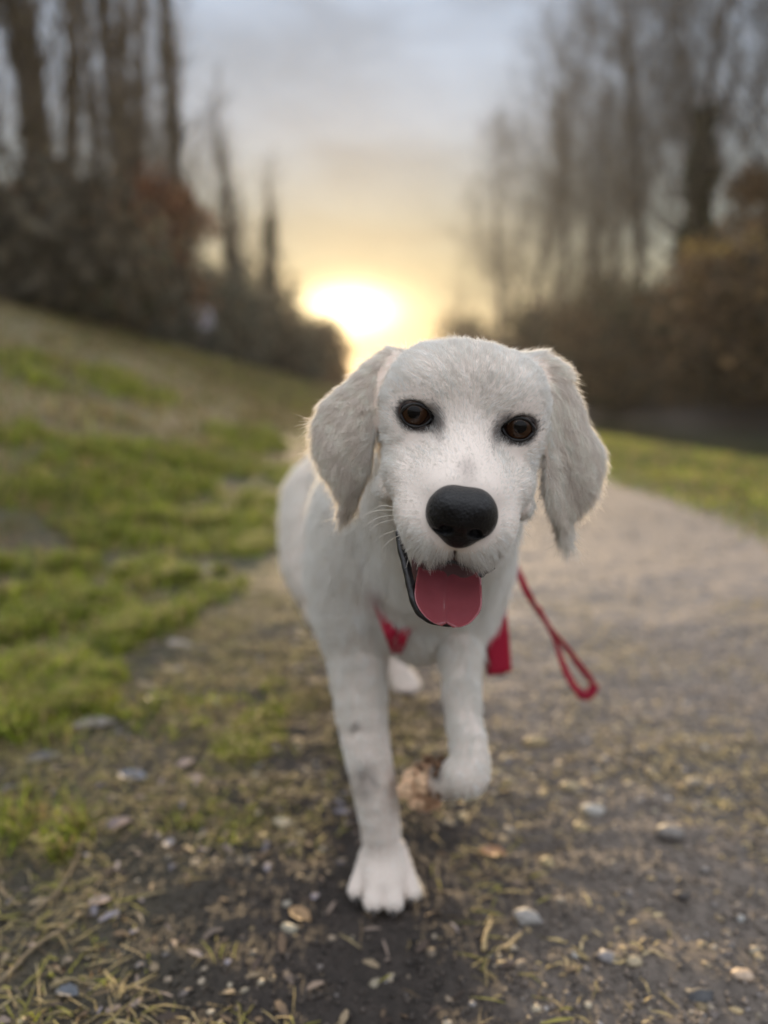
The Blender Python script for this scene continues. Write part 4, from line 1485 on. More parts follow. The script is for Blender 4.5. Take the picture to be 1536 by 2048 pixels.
# ---- coat colour: one function of place on the dog, used for skin and for hair
def coat(p):
    l = w2h(p)
    u, v, _ = proj(p)
    base_ = np.array([.92, .89, .845])
    c = np.broadcast_to(base_, p.shape).copy()  # cream white
    n = fbm(p[..., 0] * 30 + p[..., 2] * 21, p[..., 1] * 30 - p[..., 2] * 25, 3, 5)[..., None]
    c = c * (1 + .05 * n)
    inhead = (np.linalg.norm(l - np.array([0, -.01, -.02]), axis=-1) < .14)

    def blend(w, colr):
        nonlocal c
        w = np.clip(w, 0, 1)[..., None]
        c = c * (1 - w) + np.array(colr) * w
    # ears: warmer cream
    ear = np.zeros(p.shape[:-1])
    for poly, s in ((EAR_L, -1), (EAR_R, 1)):
        d2 = poly_sd(u, v, poly)
        ear = np.maximum(ear, smooth(10, -12, d2) * (np.abs(p[..., 1] - ear_mid(u, v, s)) < .014) * (np.abs(l[..., 0]) > .045))
    blend(ear * .62, (.90, .80, .71))
    blend(inhead * smooth(.03, .0, np.abs(l[..., 0]) - .0) * smooth(.005, .03, l[..., 2]) * .08, (.68, .58, .50))
    # dark skin round the eyes, strongest in the inner corner
    for s, e in zip((-1, 1), EYE_C):
        dx = (l[..., 0] - e[0]) * s; dz = l[..., 2] - e[2]; front = l[..., 1] > -.03
        rr = np.sqrt((dx / 1.25) ** 2 + (dz / .95) ** 2)
        blend(front * smooth(.0118, .0088, rr) * .97, (.035, .028, .026))
        rr = np.sqrt(((dx + .0140) / 1.0) ** 2 + ((dz - .001) / 1.5) ** 2)
        blend(front * smooth(.0072, .0015, rr) * .85, (.06, .05, .048))
        rr = np.sqrt(((dx + .0100) / 1.2) ** 2 + ((dz - .0085) / .8) ** 2)
        blend(front * smooth(.0058, .001, rr) * .70, (.07, .055, .05))
    # grey smudge above the nose, dark lip margin
    rr = np.sqrt((l[..., 0] / 1.0) ** 2 + ((l[..., 1] - .0575) / 1.5) ** 2)
    blend(inhead * smooth(.0095, .001, rr) * (l[..., 2] > -.03) * .45, (.30, .27, .26))
    lip = inhead * smooth(-.055, -.064, l[..., 2]) * smooth(.03, .05, l[..., 1]) * (l[..., 2] > -.078) * smooth(.024, .012, np.abs(l[..., 0]))
    blend(lip * .72, (.16, .14, .14))
    jaw = inhead * (l[..., 2] < -.068) * (l[..., 1] > .0) * (np.abs(l[..., 0]) < .024)
    blend(jaw * .93, (.075, .012, .016))
    # mud: lifted paw, wrist of the planted leg, spot on the forearm
    d = np.linalg.norm(p - (PB1 + PBT) / 2, axis=-1)
    blend(smooth(.044, .022, d) * smooth(905, 885, u) * .95, (.58, .38, .24))
    blend(smooth(16, 4, np.hypot((u - 875), (v - 1545) / 1.6)) * .9 * (p[..., 1] < .8) * (v > 1500), (.09, .06, .045))
    w = (p[..., 1] < .80)
    blend(w * smooth(13, 3, np.hypot(u - 712, (v - 1452) / 1.2)) * .75, (.22, .19, .16))
    mn = fbm(u * .05, v * .05, 3, 9)
    blend(w * smooth(34, 6, np.hypot(u - 730, (v - 1555) / 1.7)) * np.clip(.65 + mn, 0, 1) * .65, (.17, .14, .12))
    # thin coat shows pink skin on the chest
    blend(w * smooth(22, 4, np.hypot((u - 748), (v - 1180) / 2)) * .45, (.50, .32, .32))
    # undersides of the feet
    blend((p[..., 1] > .95) * (p[..., 2] > .03) * smooth(1378, 1392, v) * (u > 760) * (u < 860), (.05, .04, .04))
    return c


M_skin = material('dog_skin', attr='tint', rough=.85, spec=.2)
dog_me = np_mesh('dog', dog_v, dog_f, M_skin, True, coat(dog_v) * np.array([.80, .72, .68]))
dog = obj('dog', dog_me, None, label='white young retriever walking towards the camera with open mouth and one forepaw lifted', category='dog')

# ---- eyes
M_eye = bpy.data.materials.new('eye_brown'); M_eye.use_nodes = True
t = M_eye.node_tree; b = t.nodes['Principled BSDF']
tcx = N(t, 'ShaderNodeTexCoord'); ln_ = N(t, 'ShaderNodeSeparateXYZ')
t.links.new(tcx.outputs['Object'], ln_.inputs[0])
r2 = math_node(t, 'POWER', math_node(t, 'ADD', math_node(t, 'POWER', ln_.outputs[0], 2.0), math_node(t, 'POWER', ln_.outputs[2], 2.0)), .5)
cr_ = ramp(t, math_node(t, 'MULTIPLY', r2, 80.0), [(0.0, (.004, .003, .003)), (.30, (.004, .003, .003)), (.36, (.034, .016, .008)), (.60, (.044, .020, .010)), (.68, (.008, .005, .004)), (.74, (.06, .035, .028)), (1, (.14, .09, .075))])
t.links.new(cr_, b.inputs['Base Color'])
b.inputs['Roughness'].default_value = .25
b.inputs['Coat Weight'].default_value = .5
b.inputs['Coat IOR'].default_value = 1.38
b.inputs['Specular IOR Level'].default_value = .08
b.inputs['Coat Roughness'].default_value = .03


def uv_sphere(nu=32, nv=20):
    v = [(0, 1, 0)]
    for i in range(1, nv):
        a = math.pi * i / nv
        for j in range(nu):
            b_ = 2 * math.pi * j / nu
            v.append((math.sin(a) * math.cos(b_), math.cos(a), math.sin(a) * math.sin(b_)))
    v.append((0, -1, 0))
    q = []; tr = []
    for i in range(nv - 2):
        for j in range(nu):
            a = 1 + i * nu + j; b_ = 1 + i * nu + (j + 1) % nu
            q.append((a, b_, b_ + nu, a + nu))
    for j in range(nu):
        tr.append((0, 1 + (j + 1) % nu, 1 + j)); l0 = 1 + (nv - 2) * nu
        tr.append((l0 + j, l0 + (j + 1) % nu, len(v) - 1))
    return np.array(v, float), [np.array(q), np.array(tr)]


M_rim = material('eyelid_skin', (.010, .008, .008), rough=.42, spec=.45)
sv, sf = uv_sphere(48, 32)
cam_loc = np.array([0, 0, CAM_H])
for s, e in zip((-1, 1), EYE_C):
    c = h2w(e)
    look = (cam_loc - c); look /= np.linalg.norm(look)
    look = look * .75 + HM[1] * .35 + HM[0] * s * .10; look /= np.linalg.norm(look)
    x_ = np.cross(look, HM[2]); x_ /= np.linalg.norm(x_); z_ = np.cross(x_, look)
    vv = sv.copy() * .0122
    bulge = np.clip((vv[:, 1] / .0122 - .80) / .2, 0, 1)
    vv[:, 1] += bulge * .0010
    eo = obj('eye', np_mesh('eye', vv, sf, M_eye), dog)
    eo.matrix_world = Matrix(((x_[0], look[0], z_[0], c[0]), (x_[1], look[1], z_[1], c[1]), (x_[2], look[2], z_[2], c[2]), (0, 0, 0, 1)))
    # lid margin: almond loop riding on the ball
    loop = []
    for i in range(40):
        a = 2 * math.pi * i / 40
        dx = math.cos(a); dz = math.sin(a)
        w = .0092 if dx * s > 0 else .0103
        hgt = .0079 if dz > 0 else .0066
        px_ = dx * w; pz_ = dz * hgt * (1 - .22 * abs(dx) ** 3) - (.0005 if dx * s < 0 else 0) * abs(dx)
        yy = math.sqrt(max(.0130 ** 2 - px_ ** 2 - pz_ ** 2, 1e-6)) if px_ ** 2 + pz_ ** 2 < .0128 ** 2 else .002
        yy = max(yy, .0040)
        loop.append(h2w(e + np.array([px_, yy - .0002, pz_])))
    loop = np.array(loop + loop[:1])
    vs, fs = tube_path(loop, .00100 + .00025 * np.sin(np.arange(len(loop)) * .9), 8, cap=False)
    obj('eyelid', np_mesh('eyelid', vs, fs, M_rim), dog)

# ---- nose
NPR = []


def nose_field(p):
    l = w2h(p)
    def el(c, r):
        q = (l - np.array(c)); r = np.array(r)
        k0 = np.linalg.norm(q / r, axis=-1); k1 = np.linalg.norm(q / r ** 2, axis=-1) + 1e-9
        return k0 * (k0 - 1) / k1
    def su(a, b_, k):
        h = np.maximum(k - np.abs(a - b_), 0) / k
        return np.minimum(a, b_) - h * h * k * .25
    d = el((0, .0715, -.0290), (.0176, .0155, .0132))
    for s in (-1, 1):
        d = su(d, el((s * .0105, .0705, -.0325), (.0098, .0125, .0120)), .006)
        d = su(d, el((s * .0068, .0745, -.0225), (.0075, .0105, .0062)), .006)
    d = su(d, el((0, .0720, -.0428), (.0108, .0098, .0092)), .006)
    def ss(a, b_, k):
        h = np.maximum(k - np.abs(a + b_), 0) / k
        return np.maximum(a, -b_) + h * h * k * .25
    for s in (-1, 1):
        d = ss(d, el((s * .0080, .0855, -.0370), (.0042, .0090, .0038)), .0018)
        d = ss(d, el((s * .0125, .0830, -.0400), (.0052, .0070, .0016)), .0014)
    d = ss(d, el((0, .0880, -.0430), (.0007, .0050, .0100)), .0012)
    return d


nv_, nf_ = surface_nets(nose_field, HO + np.array([-.04, -.115, -.085]), HO + np.array([.04, -.03, .02]), .0008, 4)
M_nose = material('nose_leather', (.006, .0055, .0065), rough=.30, spec=.30, bump=(700, 1.0, .0010))
obj('nose', np_mesh('nose', nv_, nf_, M_nose), dog)

# ---- tongue
M_tongue = material('tongue', (.250, .060, .070), rough=.15, spec=.55, sss=.35, noise=(60, .08), bump=(300, .18, .0005))
ns, nt = 34, 25
ctr = spline([P(899, 1110, .508), P(897, 1142, .476), P(895, 1178, .458), P(894, 1212, .446), P(892, 1243, .439)], ns)
tv = []
for i in range(ns):
    s = i / (ns - 1)
    hw = (.0195 + .0015 * math.sin(s * 2.6))
    if s > .55:
        hw *= math.sqrt(max(1 - (max(s - .55, 0) / .455) ** 2.2, .004))
    for j in range(nt):
        q = -1 + 2 * j / (nt - 1)
        lift = (-.0100 * (abs(q) ** 2.2) + .0030 * math.exp(-(q / .10) ** 2)) * (1 - .4 * s)       # edges curl towards the lens, furrow down the middle
        tip = -.0055 * smooth(.78, 1.0, s)
        off = HM[0] * q * hw + np.array([0, 1, .0]) * (lift + tip)
        tv.append(ctr[i] + off)
tv = np.array(tv)
tn = len(tv)
back = tv.copy(); edge = np.zeros(tn)
ii = np.repeat(np.arange(ns), nt); jj = np.tile(np.arange(nt), ns)
inner = (ii < ns - 1) & (jj > 0) & (jj < nt - 1)
back[:, 1] += np.where(inner, .0055, .0016)
q = []
for i in range(ns - 1):
    for j in range(nt - 1):
        a = i * nt + j
        q.append((a, a + nt, a + nt + 1, a + 1)); q.append((tn + a, tn + a + 1, tn + a + nt + 1, tn + a + nt))
for i in range(ns - 1):
    for j in (0, nt - 1):
        a = i * nt + j
        q.append((a, tn + a, tn + a + nt, a + nt) if j == 0 else (a, a + nt, tn + a + nt, tn + a))
for j in range(nt - 1):
    a = (ns - 1) * nt + j
    q.append((a, tn + a, tn + a + 1, a + 1))
obj('tongue', np_mesh('tongue', np.concatenate([tv, back]), np.array(q), M_tongue), dog)

# ---- inside of the mouth, black lower lip with its frilled margin, lower teeth
M_mouth = material('mouth_lining', (.035, .006, .008), rough=.4, spec=.4)
mv, mf = uv_sphere(24, 16)
mo = mv * np.array([.022, .014, .013])
obj('palate', np_mesh('palate', h2w(mo + np.array([0, .022, -.0700])), mf, M_mouth), dog)
M_lip = material('black_lip', (.012, .010, .011), rough=.38, spec=.5, noise=(300, .5), bump=(260, .8, .001))
lip = spline([P(797, 1062, .478), P(802, 1095, .472), P(812, 1130, .464), P(820, 1165, .457), P(828, 1200, .451), P(840, 1225, .448), P(864, 1241, .446), P(900, 1247, .445), P(925, 1244, .446)], 60)
lr = .0021 + .00012 * np.sin(np.arange(60) * .9) + .0014 * np.sin(np.linspace(0, math.pi, 60)) * (np.linspace(1, 0, 60))
vs, fs = tube_path(lip, lr, 10)
obj('lower_lip', np_mesh('lower_lip', vs, fs, M_lip), dog)
lipr = spline([P(962, 1150, .462), P(968, 1142, .458), P(978, 1139, .456), (P(986, 1132, .458))], 24)
vs, fs = tube_path(lipr, .0016 + .0009 * np.abs(np.sin(np.arange(24) * 1.05)), 8)
obj('lower_lip', np_mesh('lower_lip', vs, fs, M_lip), dog)
lipu = spline([P(835, 1119, .443), P(862, 1124, .435), P(888, 1126, .430), P(905, 1124, .430), P(925, 1130, .434), P(955, 1140, .444)], 40)
vs, fs = tube_path(lipu, .0011, 8)
obj('upper_lip', np_mesh('upper_lip', vs, fs, M_lip), dog)

# ---- claws
M_claw = material('claw', (.03, .024, .022), rough=.35, spec=.5)
for wx, l in ((-.0290, .021), (-.0105, .040), (.0105, .040), (.0290, .021)):
    c = np.array([.0005 - .03 * l + wx * .96, .732 - l * .96, .012])
    pts = [c + np.array([0, -.006, -.001]), c + np.array([0, -.0105, -.003]), c + np.array([0, -.0135, -.0070]), c + np.array([0, -.0142, -.0112])]
    vs, fs = tube_path(spline(pts, 6), [.0033, .0032, .0028, .0022, .0016, .0008], 8)
    obj('claw', np_mesh('claw', vs, fs, M_claw), dog)

# ---- muddy pads and claws of the lifted paw
M_pad = material('paw_pad', (.62, .41, .26), rough=.7, noise=(180, .35), bump=(240, .8, .001))
M_mud = material('dry_mud', (.15, .085, .05), rough=.9, noise=(150, .5), bump=(200, 1.0, .002))
for (u, v, Y, rx, rz) in ((824, 1556, .693, .0085, .0078), (818, 1580, .687, .0095, .0085), (834, 1600, .688, .0088, .0072), (850, 1566, .682, .0085, .0105)):
    c = P(u, v, Y)
    vv = sv * np.array([rx * 1.2, .0085, rz * 1.2]) * (1 + .08 * np.sin(sv[:, :1] * 7 + u) + .06 * np.sin(sv[:, 2:] * 9))
    obj('paw_pad', np_mesh('paw_pad', vv + c, sf, M_pad), dog)
for (u, v, Y, du, dv) in ((812, 1560, .694, -9, -12), (806, 1584, .690, -8, 8), (826, 1606, .690, -10, 9)):
    pts = spline([P(u, v, Y), P(u + du * .6, v + dv * .5, Y - .002), P(u + du, v + dv, Y - .001)], 6)
    vs, fs = tube_path(pts, [.0030, .0029, .0026, .0020, .0014, .0007], 8)
    obj('claw', np_mesh('claw', vs, fs, M_claw), dog)
rm = np.random.default_rng(12)
cl = []
for i in range(26):                                    # clots of mud in the fur between pad and wrist
    u = rm.uniform(836, 890); v = rm.uniform(1515, 1590) ; c = P(u, v, .676 + rm.uniform(0, .02) - (u - 836) * .0003)
    cl.append((ICO_V * (1 + rm.uniform(-.3, .3, (12, 1))) * rm.uniform(.0018, .0048) + c))
obj('dry_mud', np_mesh('dry_mud', np.concatenate(cl), np.concatenate([ICO_F + 12 * i for i in range(26)]), M_mud, False), dog, kind='stuff')

# ================================================================== COAT
M_fur = bpy.data.materials.new('fur'); M_fur.use_nodes = True
t = M_fur.node_tree; t.nodes.clear()
at = N(t, 'ShaderNodeAttribute'); at.attribute_name = 'tint'
dif_ = N(t, 'ShaderNodeBsdfDiffuse'); t.links.new(at.outputs['Color'], dif_.inputs[0])
trl = N(t, 'ShaderNodeBsdfTranslucent'); t.links.new(at.outputs['Color'], trl.inputs[0])
hr = N(t, 'ShaderNodeBsdfHair'); hr.component = 'Reflection'
hr.inputs['Color'].default_value = (.5, .5, .5, 1)
hr.inputs['RoughnessU'].default_value = .35; hr.inputs['RoughnessV'].default_value = .6
m1 = N(t, 'ShaderNodeMixShader'); m1.inputs[0].default_value = .55
t.links.new(dif_.outputs[0], m1.inputs[1]); t.links.new(trl.outputs[0], m1.inputs[2])
m2 = N(t, 'ShaderNodeMixShader'); m2.inputs[0].default_value = .10
t.links.new(m1.outputs[0], m2.inputs[1]); t.links.new(hr.outputs[0], m2.inputs[2])
ou = N(t, 'ShaderNodeOutputMaterial'); t.links.new(m2.outputs[0], ou.inputs[0])


def sample_surface(v, f, n, weight=None):
    tri = np.concatenate([f[:, [0, 1, 2]], f[:, [0, 2, 3]]])
    a, b_, c = v[tri[:, 0]], v[tri[:, 1]], v[tri[:, 2]]
    area = np.linalg.norm(np.cross(b_ - a, c - a), axis=1) / 2
    w = area if weight is None else area * weight((a + b_ + c) / 3)
    idx = rng.choice(len(tri), n, p=w / w.sum())
    r1 = np.sqrt(rng.random(n))[:, None]; r2_ = rng.random(n)[:, None]
    return (1 - r1) * a[idx] + r1 * (1 - r2_) * b_[idx] + r1 * r2_ * c[idx]


def ear_w(p):
    u, v, _ = proj(p); l = w2h(p)
    w = np.zeros(len(p))
    for poly, s in ((EAR_L, -1), (EAR_R, 1)):
        d2 = poly_sd(u, v, poly)
        w = np.maximum(w, smooth(8, -14, d2) * (np.abs(p[:, 1] - ear_mid(u, v, s)) < .016) * smooth(.040, .055, np.abs(l[:, 0])))
    return w


def fur_guides(p, nrm):
    """lay of the coat and its length"""
    l = w2h(p); n = len(p)
    u, v, _ = proj(p)
    dn = np.array([0, 0, -1.0])
    # trunk: back and down
    flow = np.tile(np.array([-.05, .55, -.8]), (n, 1))
    length = np.full(n, .017)
    low = p[:, 2] < .27
    leg = smooth(.38, .14, p[:, 2])
    flow = flow * (1 - leg[:, None]) + np.array([0, .12, -1.0]) * leg[:, None]
    length = length * (1 - leg) + .0065 * leg
    length = length * (1 - smooth(.12, .03, p[:, 2])) + .0030 * smooth(.12, .03, p[:, 2])
    chest = smooth(.12, .30, p[:, 2]) * (p[:, 1] < .80)
    flow = flow * (1 - chest[:, None]) + np.array([0, -.12, -1.0]) * chest[:, None]
    length = length + chest * .003
    # head
    hd = np.linalg.norm(l - np.array([0, -.015, -.015]), axis=1)
    hw = smooth(.115, .085, hd)
    nose = np.array([0, .088, -.034])
    rad_ = l - nose
    rad_ /= np.linalg.norm(rad_, axis=1, keepdims=True)
    # cheeks sweep down and back, forehead sweeps up and out
    ch = smooth(.020, .045, np.abs(l[:, 0])) * smooth(.02, -.03, l[:, 2])
    rad_ = rad_ + ch[:, None] * np.array([0, -.2, -.7])
    rad_[:, 0] += np.sign(l[:, 0]) * .25 * smooth(.0, .03, l[:, 2]) * np.clip(np.abs(l[:, 0]) / .03, 0, 1)
    fl = rad_ @ HM
    dist_n = np.linalg.norm(l - nose, axis=1)
    hl = .0026 + .0050 * smooth(.03, .10, dist_n) + .0075 * smooth(.11, .16, dist_n)
    hl = hl * (1 + .12 * ch)
    hl = hl * (1 - .60 * smooth(-.045, -.060, l[:, 2]) * smooth(-.01, .03, l[:, 1]))
    flow = flow * (1 - hw[:, None]) + fl * hw[:, None]
    length = length * (1 - hw) + hl * hw
    for e in EYE_C:                                   # short lashes-length coat around the lids
        de = np.linalg.norm(l - (e + np.array([0, .006, 0])), axis=1)
        length *= .30 + .70 * smooth(.010, .024, de)
    # ears
    ew = ear_w(p)
    side = np.sign(l[:, 0])
    wav = vnoise(u * .03, v * .012, 3) * .5
    ef = np.stack([side * .30 + wav * .6, np.full(n, .05), np.full(n, -1.0)], 1)
    top = smooth(800, 730, v)
    ef += top[:, None] * np.stack([side * .9, np.zeros(n), np.full(n, .3)], 1)
    flow = flow * (1 - ew[:, None]) + ef * ew[:, None]
    length = length * (1 - ew) + (.0085 + .005 * smooth(760, 900, v)) * ew
    return flow, length, hw, ew


def grow(name, n, weight, k, rad, seed, len_scale=1.0, lift=.30, clump=.35, parent=dog):
    p = sample_surface(dog_v, dog_f, n, weight)
    nn = grad(p)
    p = p - np.clip(field(p), -.003, .003)[:, None] * nn
    flow, L, hw, ew = fur_guides(p, nn)
    l = w2h(p)
    # no coat on eyes, nose, inside the mouth
    keep = np.ones(len(p), bool)
    for s, e in zip((-1, 1), EYE_C):
        dx = (l[:, 0] - e[0]) * s; dz = l[:, 2]
        keep &= ~((np.hypot(dx / 1.08, (dz - .0005) / .88) < .0083) & (l[:, 1] > -.02) & (l[:, 1] < .03))
    keep &= ~(nose_field(p) < .0012)
    keep &= ~((np.abs(l[:, 0]) < .024) & (l[:, 2] < -.069) & (l[:, 2] > -.125) & (l[:, 1] > -.004) & (l[:, 1] < .07) & (nn @ HM[2] > -.45))
    keep &= p[:, 2] > .003
    # the muddy paw is matted: hardly any coat
    mud = np.linalg.norm(p - (PB1 + PBT) / 2, axis=1) < .034
    keep &= ~(mud & (rng.random(len(p)) < .6))
    p, nn, flow, L, hw, ew, l = [a[keep] for a in (p, nn, flow, L, hw, ew, l)]
    m = len(p)
    # clumps: low frequency swirls of the lay
    fq = np.where(hw > .5, 95, 55)
    cu = np.stack([vnoise(p[:, 0] * fq + p[:, 1] * 31, p[:, 2] * fq, seed + i) for i in range(3)], 1)
    cu2 = np.stack([vnoise(p[:, 0] * fq * 3.1 + p[:, 1] * 77, p[:, 2] * fq * 3.1, seed + 9 + i) for i in range(3)], 1)
    flow = flow / (np.linalg.norm(flow, axis=1, keepdims=True) + 1e-9)
    flow = flow + clump * (cu + .6 * cu2) + rng.normal(0, .10, (m, 3))
    tg = flow - nn * np.sum(flow * nn, 1, keepdims=True)
    tg /= np.linalg.norm(tg, axis=1, keepdims=True) + 1e-9
    L = L * len_scale * rng.uniform(.65, 1.25, m) * (1 + .25 * cu2[:, 0])
    lf = (lift * rng.uniform(.5, 1.5, m) * (1 - .5 * smooth(.38, .20, p[:, 2])))[:, None] * (1 + .4 * cu[:, :1])
    d0 = tg + nn * lf * 1.6
    d0 /= np.linalg.norm(d0, axis=1, keepdims=True)
    s = np.linspace(0, 1, k)
    pts = np.empty((m, k, 3))  # strands
    bend = (np.array([0, 0, -1.0]) * .30 * (L[:, None] / .02) - nn * lf * .9)
    wv = rng.normal(0, .10, (m, 3))
    # tips gather into locks
    cell = np.where(ew > .5, .0055, np.where(hw > .5, .0030, .0085))[:, None]
    wob = np.stack([vnoise(p[:, 0] * 210 + p[:, 1] * 90, p[:, 2] * 210, 40 + i) * .35 + vnoise(p[:, 0] * 48 + p[:, 1] * 30, p[:, 2] * 48, 50 + i) * 1.1 for i in range(3)], 1)
    lock = (np.floor(p / cell + wob) + .5) * cell - p
    lock -= nn * np.sum(lock * nn, 1, keepdims=True)
    lockw = np.where(ew > .5, .75, np.where(hw > .5, .45, .55))[:, None]
    tone = 1 + np.where(hw > .5, .07, .04)[:, None] * np.sin((np.floor(p / cell + wob) @ np.array([12.99, 78.23, 37.7]))[:, None] * 43.7)
    for i, q in enumerate(s):
        pts[:, i] = p - nn * .0004 + L[:, None] * (d0 * q + bend * q * q * .5 + wv * q * q * .8) + lock * lockw * q ** 1.5
    r = np.broadcast_to(rad * np.array([1, .95, .8, .55, .15] if k == 5 else [1, .9, .6, .15])[None], (m, k)) * rng.uniform(.8, 1.2, (m, 1))
    c = coat(p + rng.normal(0, .0016, p.shape)) * rng.uniform(.90, 1.08, (m, 1)) * tone
    return hair_object(name, pts, r, np.clip(c, 0, .92), M_fur, parent)


def w_head(p):
    hd = np.linalg.norm(w2h(p) - np.array([0, -.02, -.02]), axis=1)
    return np.where(hd < .125, 1.0, 0.0) * np.where(p[:, 1] < .60, 1, .3)


def w_body(p):
    hd = np.linalg.norm(w2h(p) - np.array([0, -.02, -.02]), axis=1)
    front = np.where(p[:, 1] < .85, 1.0, .45)
    return np.where(hd < .110, 0.0, 1.0) * front


if FUR:
    grow('head_fur', int(210000 * FUR), w_head, 4, .000105, 11, .95, .15, .24)
    grow('ear_fur', int(100000 * FUR), lambda p: ear_w(p) + 1e-6, 5, .000125, 23, .80, .20, .60)
    grow('body_fur', int(190000 * FUR), w_body, 4, .00026, 37, 1.0, .30, .40)

# whiskers and lashes
def whisk(pairs, r0, colr, name):
    pts = np.array([spline(q, 8) for q in pairs])
    rr = np.tile(np.linspace(r0, r0 * .25, 8), (len(pairs), 1))
    return hair_object(name, pts, rr, np.tile(np.array(colr), (len(pairs), 1)), M_fur, dog)


wl_ = []
for (u0, v0, u1, v1, u2, v2, Y) in [(790, 1020, 750, 1022, 705, 1040, .445), (790, 1030, 755, 1036, 725, 1055, .445), (792, 1038, 760, 1046, 738, 1062, .445),
                                    (795, 1060, 775, 1066, 752, 1078, .44), (800, 1070, 782, 1080, 765, 1095, .44), (788, 1014, 760, 1012, 722, 1036, .45),
                                    (835, 1090, 820, 1110, 812, 1135, .43), (850, 1100, 838, 1122, 833, 1140, .43), (870, 1112, 862, 1130, 860, 1150, .425),
                                    (1030, 1045, 1050, 1046, 1064, 1056, .44), (1030, 1052, 1046, 1058, 1060, 1076, .44), (1028, 1066, 1042, 1076, 1050, 1090, .44),
                                    (1022, 1080, 1034, 1092, 1040, 1106, .437), (1012, 1092, 1022, 1106, 1028, 1124, .435), (1000, 1102, 1008, 1118, 1012, 1135, .433),
                                    (1060, 800, 1078, 798, 1110, 818, .475), (985, 1108, 990, 1126, 992, 1142, .43)]:
    wl_.append([P(u0, v0, Y + .012), P(u1, v1, Y), P(u2, v2, Y - .006)])
if FUR:
    whisk(wl_, .00022, (.85, .80, .72), 'whisker')
la = []
for s, e in zip((-1, 1), EYE_C):
    for i in range(46):
        a = rng.uniform(.15, math.pi * .98)
        dx = math.cos(a) * .0108 * s; dz = math.sin(a) * .0076
        b0 = h2w(e + np.array([dx, .0105 - abs(dx) * .35, dz]))
        d = HM[1] * .5 + HM[2] * .75 - HM[0] * s * .55 + HM[0] * dx * 30
        L_ = rng.uniform(.003, .007)
        la.append([b0, b0 + d * L_ * .5, b0 + d * L_ + HM[2] * .001])
if FUR:
    whisk(la, .00012, (.03, .025, .025), 'eyelash')


# ================================================================== HARNESS AND LEASH
M_web = material('red_webbing', (.36, .008, .035), rough=.62, spec=.3, bump=(900, .4, .0004), trans=.12)
M_web2 = material('red_webbing_edge', (.24, .006, .025), rough=.7, spec=.3)
M_ring = material('metal_ring', (.35, .34, .33), rough=.3, spec=.6)
M_ring.node_tree.nodes['Principled BSDF'].inputs['Metallic'].default_value = 1


def ribbon(pts, nrm, width, thick, n=40, twist=None):
    """flat webbing: pts path, nrm normal(s) at the path points"""
    s = spline(pts, n)
    nr = np.array([np.interp(np.linspace(0, 1, n), np.linspace(0, 1, len(nrm)), np.array(nrm)[:, i]) for i in range(3)]).T
    tg = np.gradient(s, axis=0); tg /= np.linalg.norm(tg, axis=1, keepdims=True)
    nr = nr - tg * np.sum(nr * tg, 1, keepdims=True); nr /= np.linalg.norm(nr, axis=1, keepdims=True)
    if twist is not None:
        a = np.interp(np.linspace(0, 1, n), np.linspace(0, 1, len(twist)), twist)[:, None]
        nr = nr * np.cos(a) + np.cross(tg, nr) * np.sin(a)
    sd = np.cross(tg, nr)
    prof = [(-.5, -.35), (-.44, -.5), (.44, -.5), (.5, -.35), (.5, .35), (.44, .5), (-.44, .5), (-.5, .35)]
    v = np.concatenate([s + sd * width * a + nr * thick * b for a, b in prof]).reshape(8, n, 3).transpose(1, 0, 2).reshape(-1, 3)
    f = []
    for k in range(n - 1):
        for i in range(8):
            j = (i + 1) % 8
            f.append((k * 8 + i, k * 8 + j, (k + 1) * 8 + j, (k + 1) * 8 + i))
    caps = np.array([[7, 6, 5, 4, 3, 2, 1, 0], [(n - 1) * 8 + i for i in range(8)]])
    return v, [np.array(f), caps]


def onto(p, d, off):
    """walk from p (inside the dog) along d to the coat, then off further"""
    p = np.array(p, float); d = np.array(d, float) / np.linalg.norm(d)
    t = 0
    for _ in range(60):
        e = float(field((p + d * t)[None])[0])
        if e > -.0004:
            break
        t += max(-e * .8, .001)
    return p + d * (t + off)


def onto_cam(u, v, off):
    """point on the coat that the lens sees at (u, v), lifted towards it by off"""
    a = P(u, v, .80); d = a - cam_loc; d /= np.linalg.norm(d)
    t = .48
    for _ in range(120):
        e = float(field((cam_loc + d * t)[None])[0])
        if e < .0005 and t > .5:
            break
        t += max(e * .8, .001)
    return cam_loc + d * (t - off), -d


hs = thing('dog_harness', 'red webbing harness mostly sunk in the coat, a red patch showing on the chest', 'harness', tuple(P(800, 1200, .80)))
ho = np.array(hs.location)
for path, w in (([(740, 1120, -.008), (752, 1180, -.006), (770, 1236, .003), (784, 1272, .014), (795, 1304, .014)], .017),
                ([(795, 1304, .015), (802, 1286, .013), (810, 1264, .007), (830, 1246, -.004), (868, 1240, -.007)], .013)):
    cpts, cn = [], []
    for (u, v, off) in path:
        q, d = onto_cam(u, v, off)
        cpts.append(q - ho); cn.append(d)
    v, f = ribbon(cpts, cn, w * .74, .002)
    obj('chest_strap', np_mesh('chest_strap', v, f, M_web, False), hs)
cen = P(812, 1010, .93)
gp, gn = [], []
for i in range(25):
    a = 2 * math.pi * i / 24
    d = np.array([math.sin(a), .12 * math.cos(a), math.cos(a)])
    gp.append(onto(cen, d, .0045) - ho); gn.append(d)
v, f = ribbon(gp, gn, .022, .002, 80)
obj('girth_strap', np_mesh('girth_strap', v, f, M_web, False), hs)
bp_, bn_ = [], []
for yy in (.78, .82, .87, .93):
    c = P(818, 1010, yy); d = np.array([0, -.1, 1.0])
    bp_.append(onto(c, d, .009) - ho); bn_.append(d)
v, f = ribbon(bp_, bn_, .024, .003, 24)
obj('back_strap', np_mesh('back_strap', v, f, M_web, False), hs)

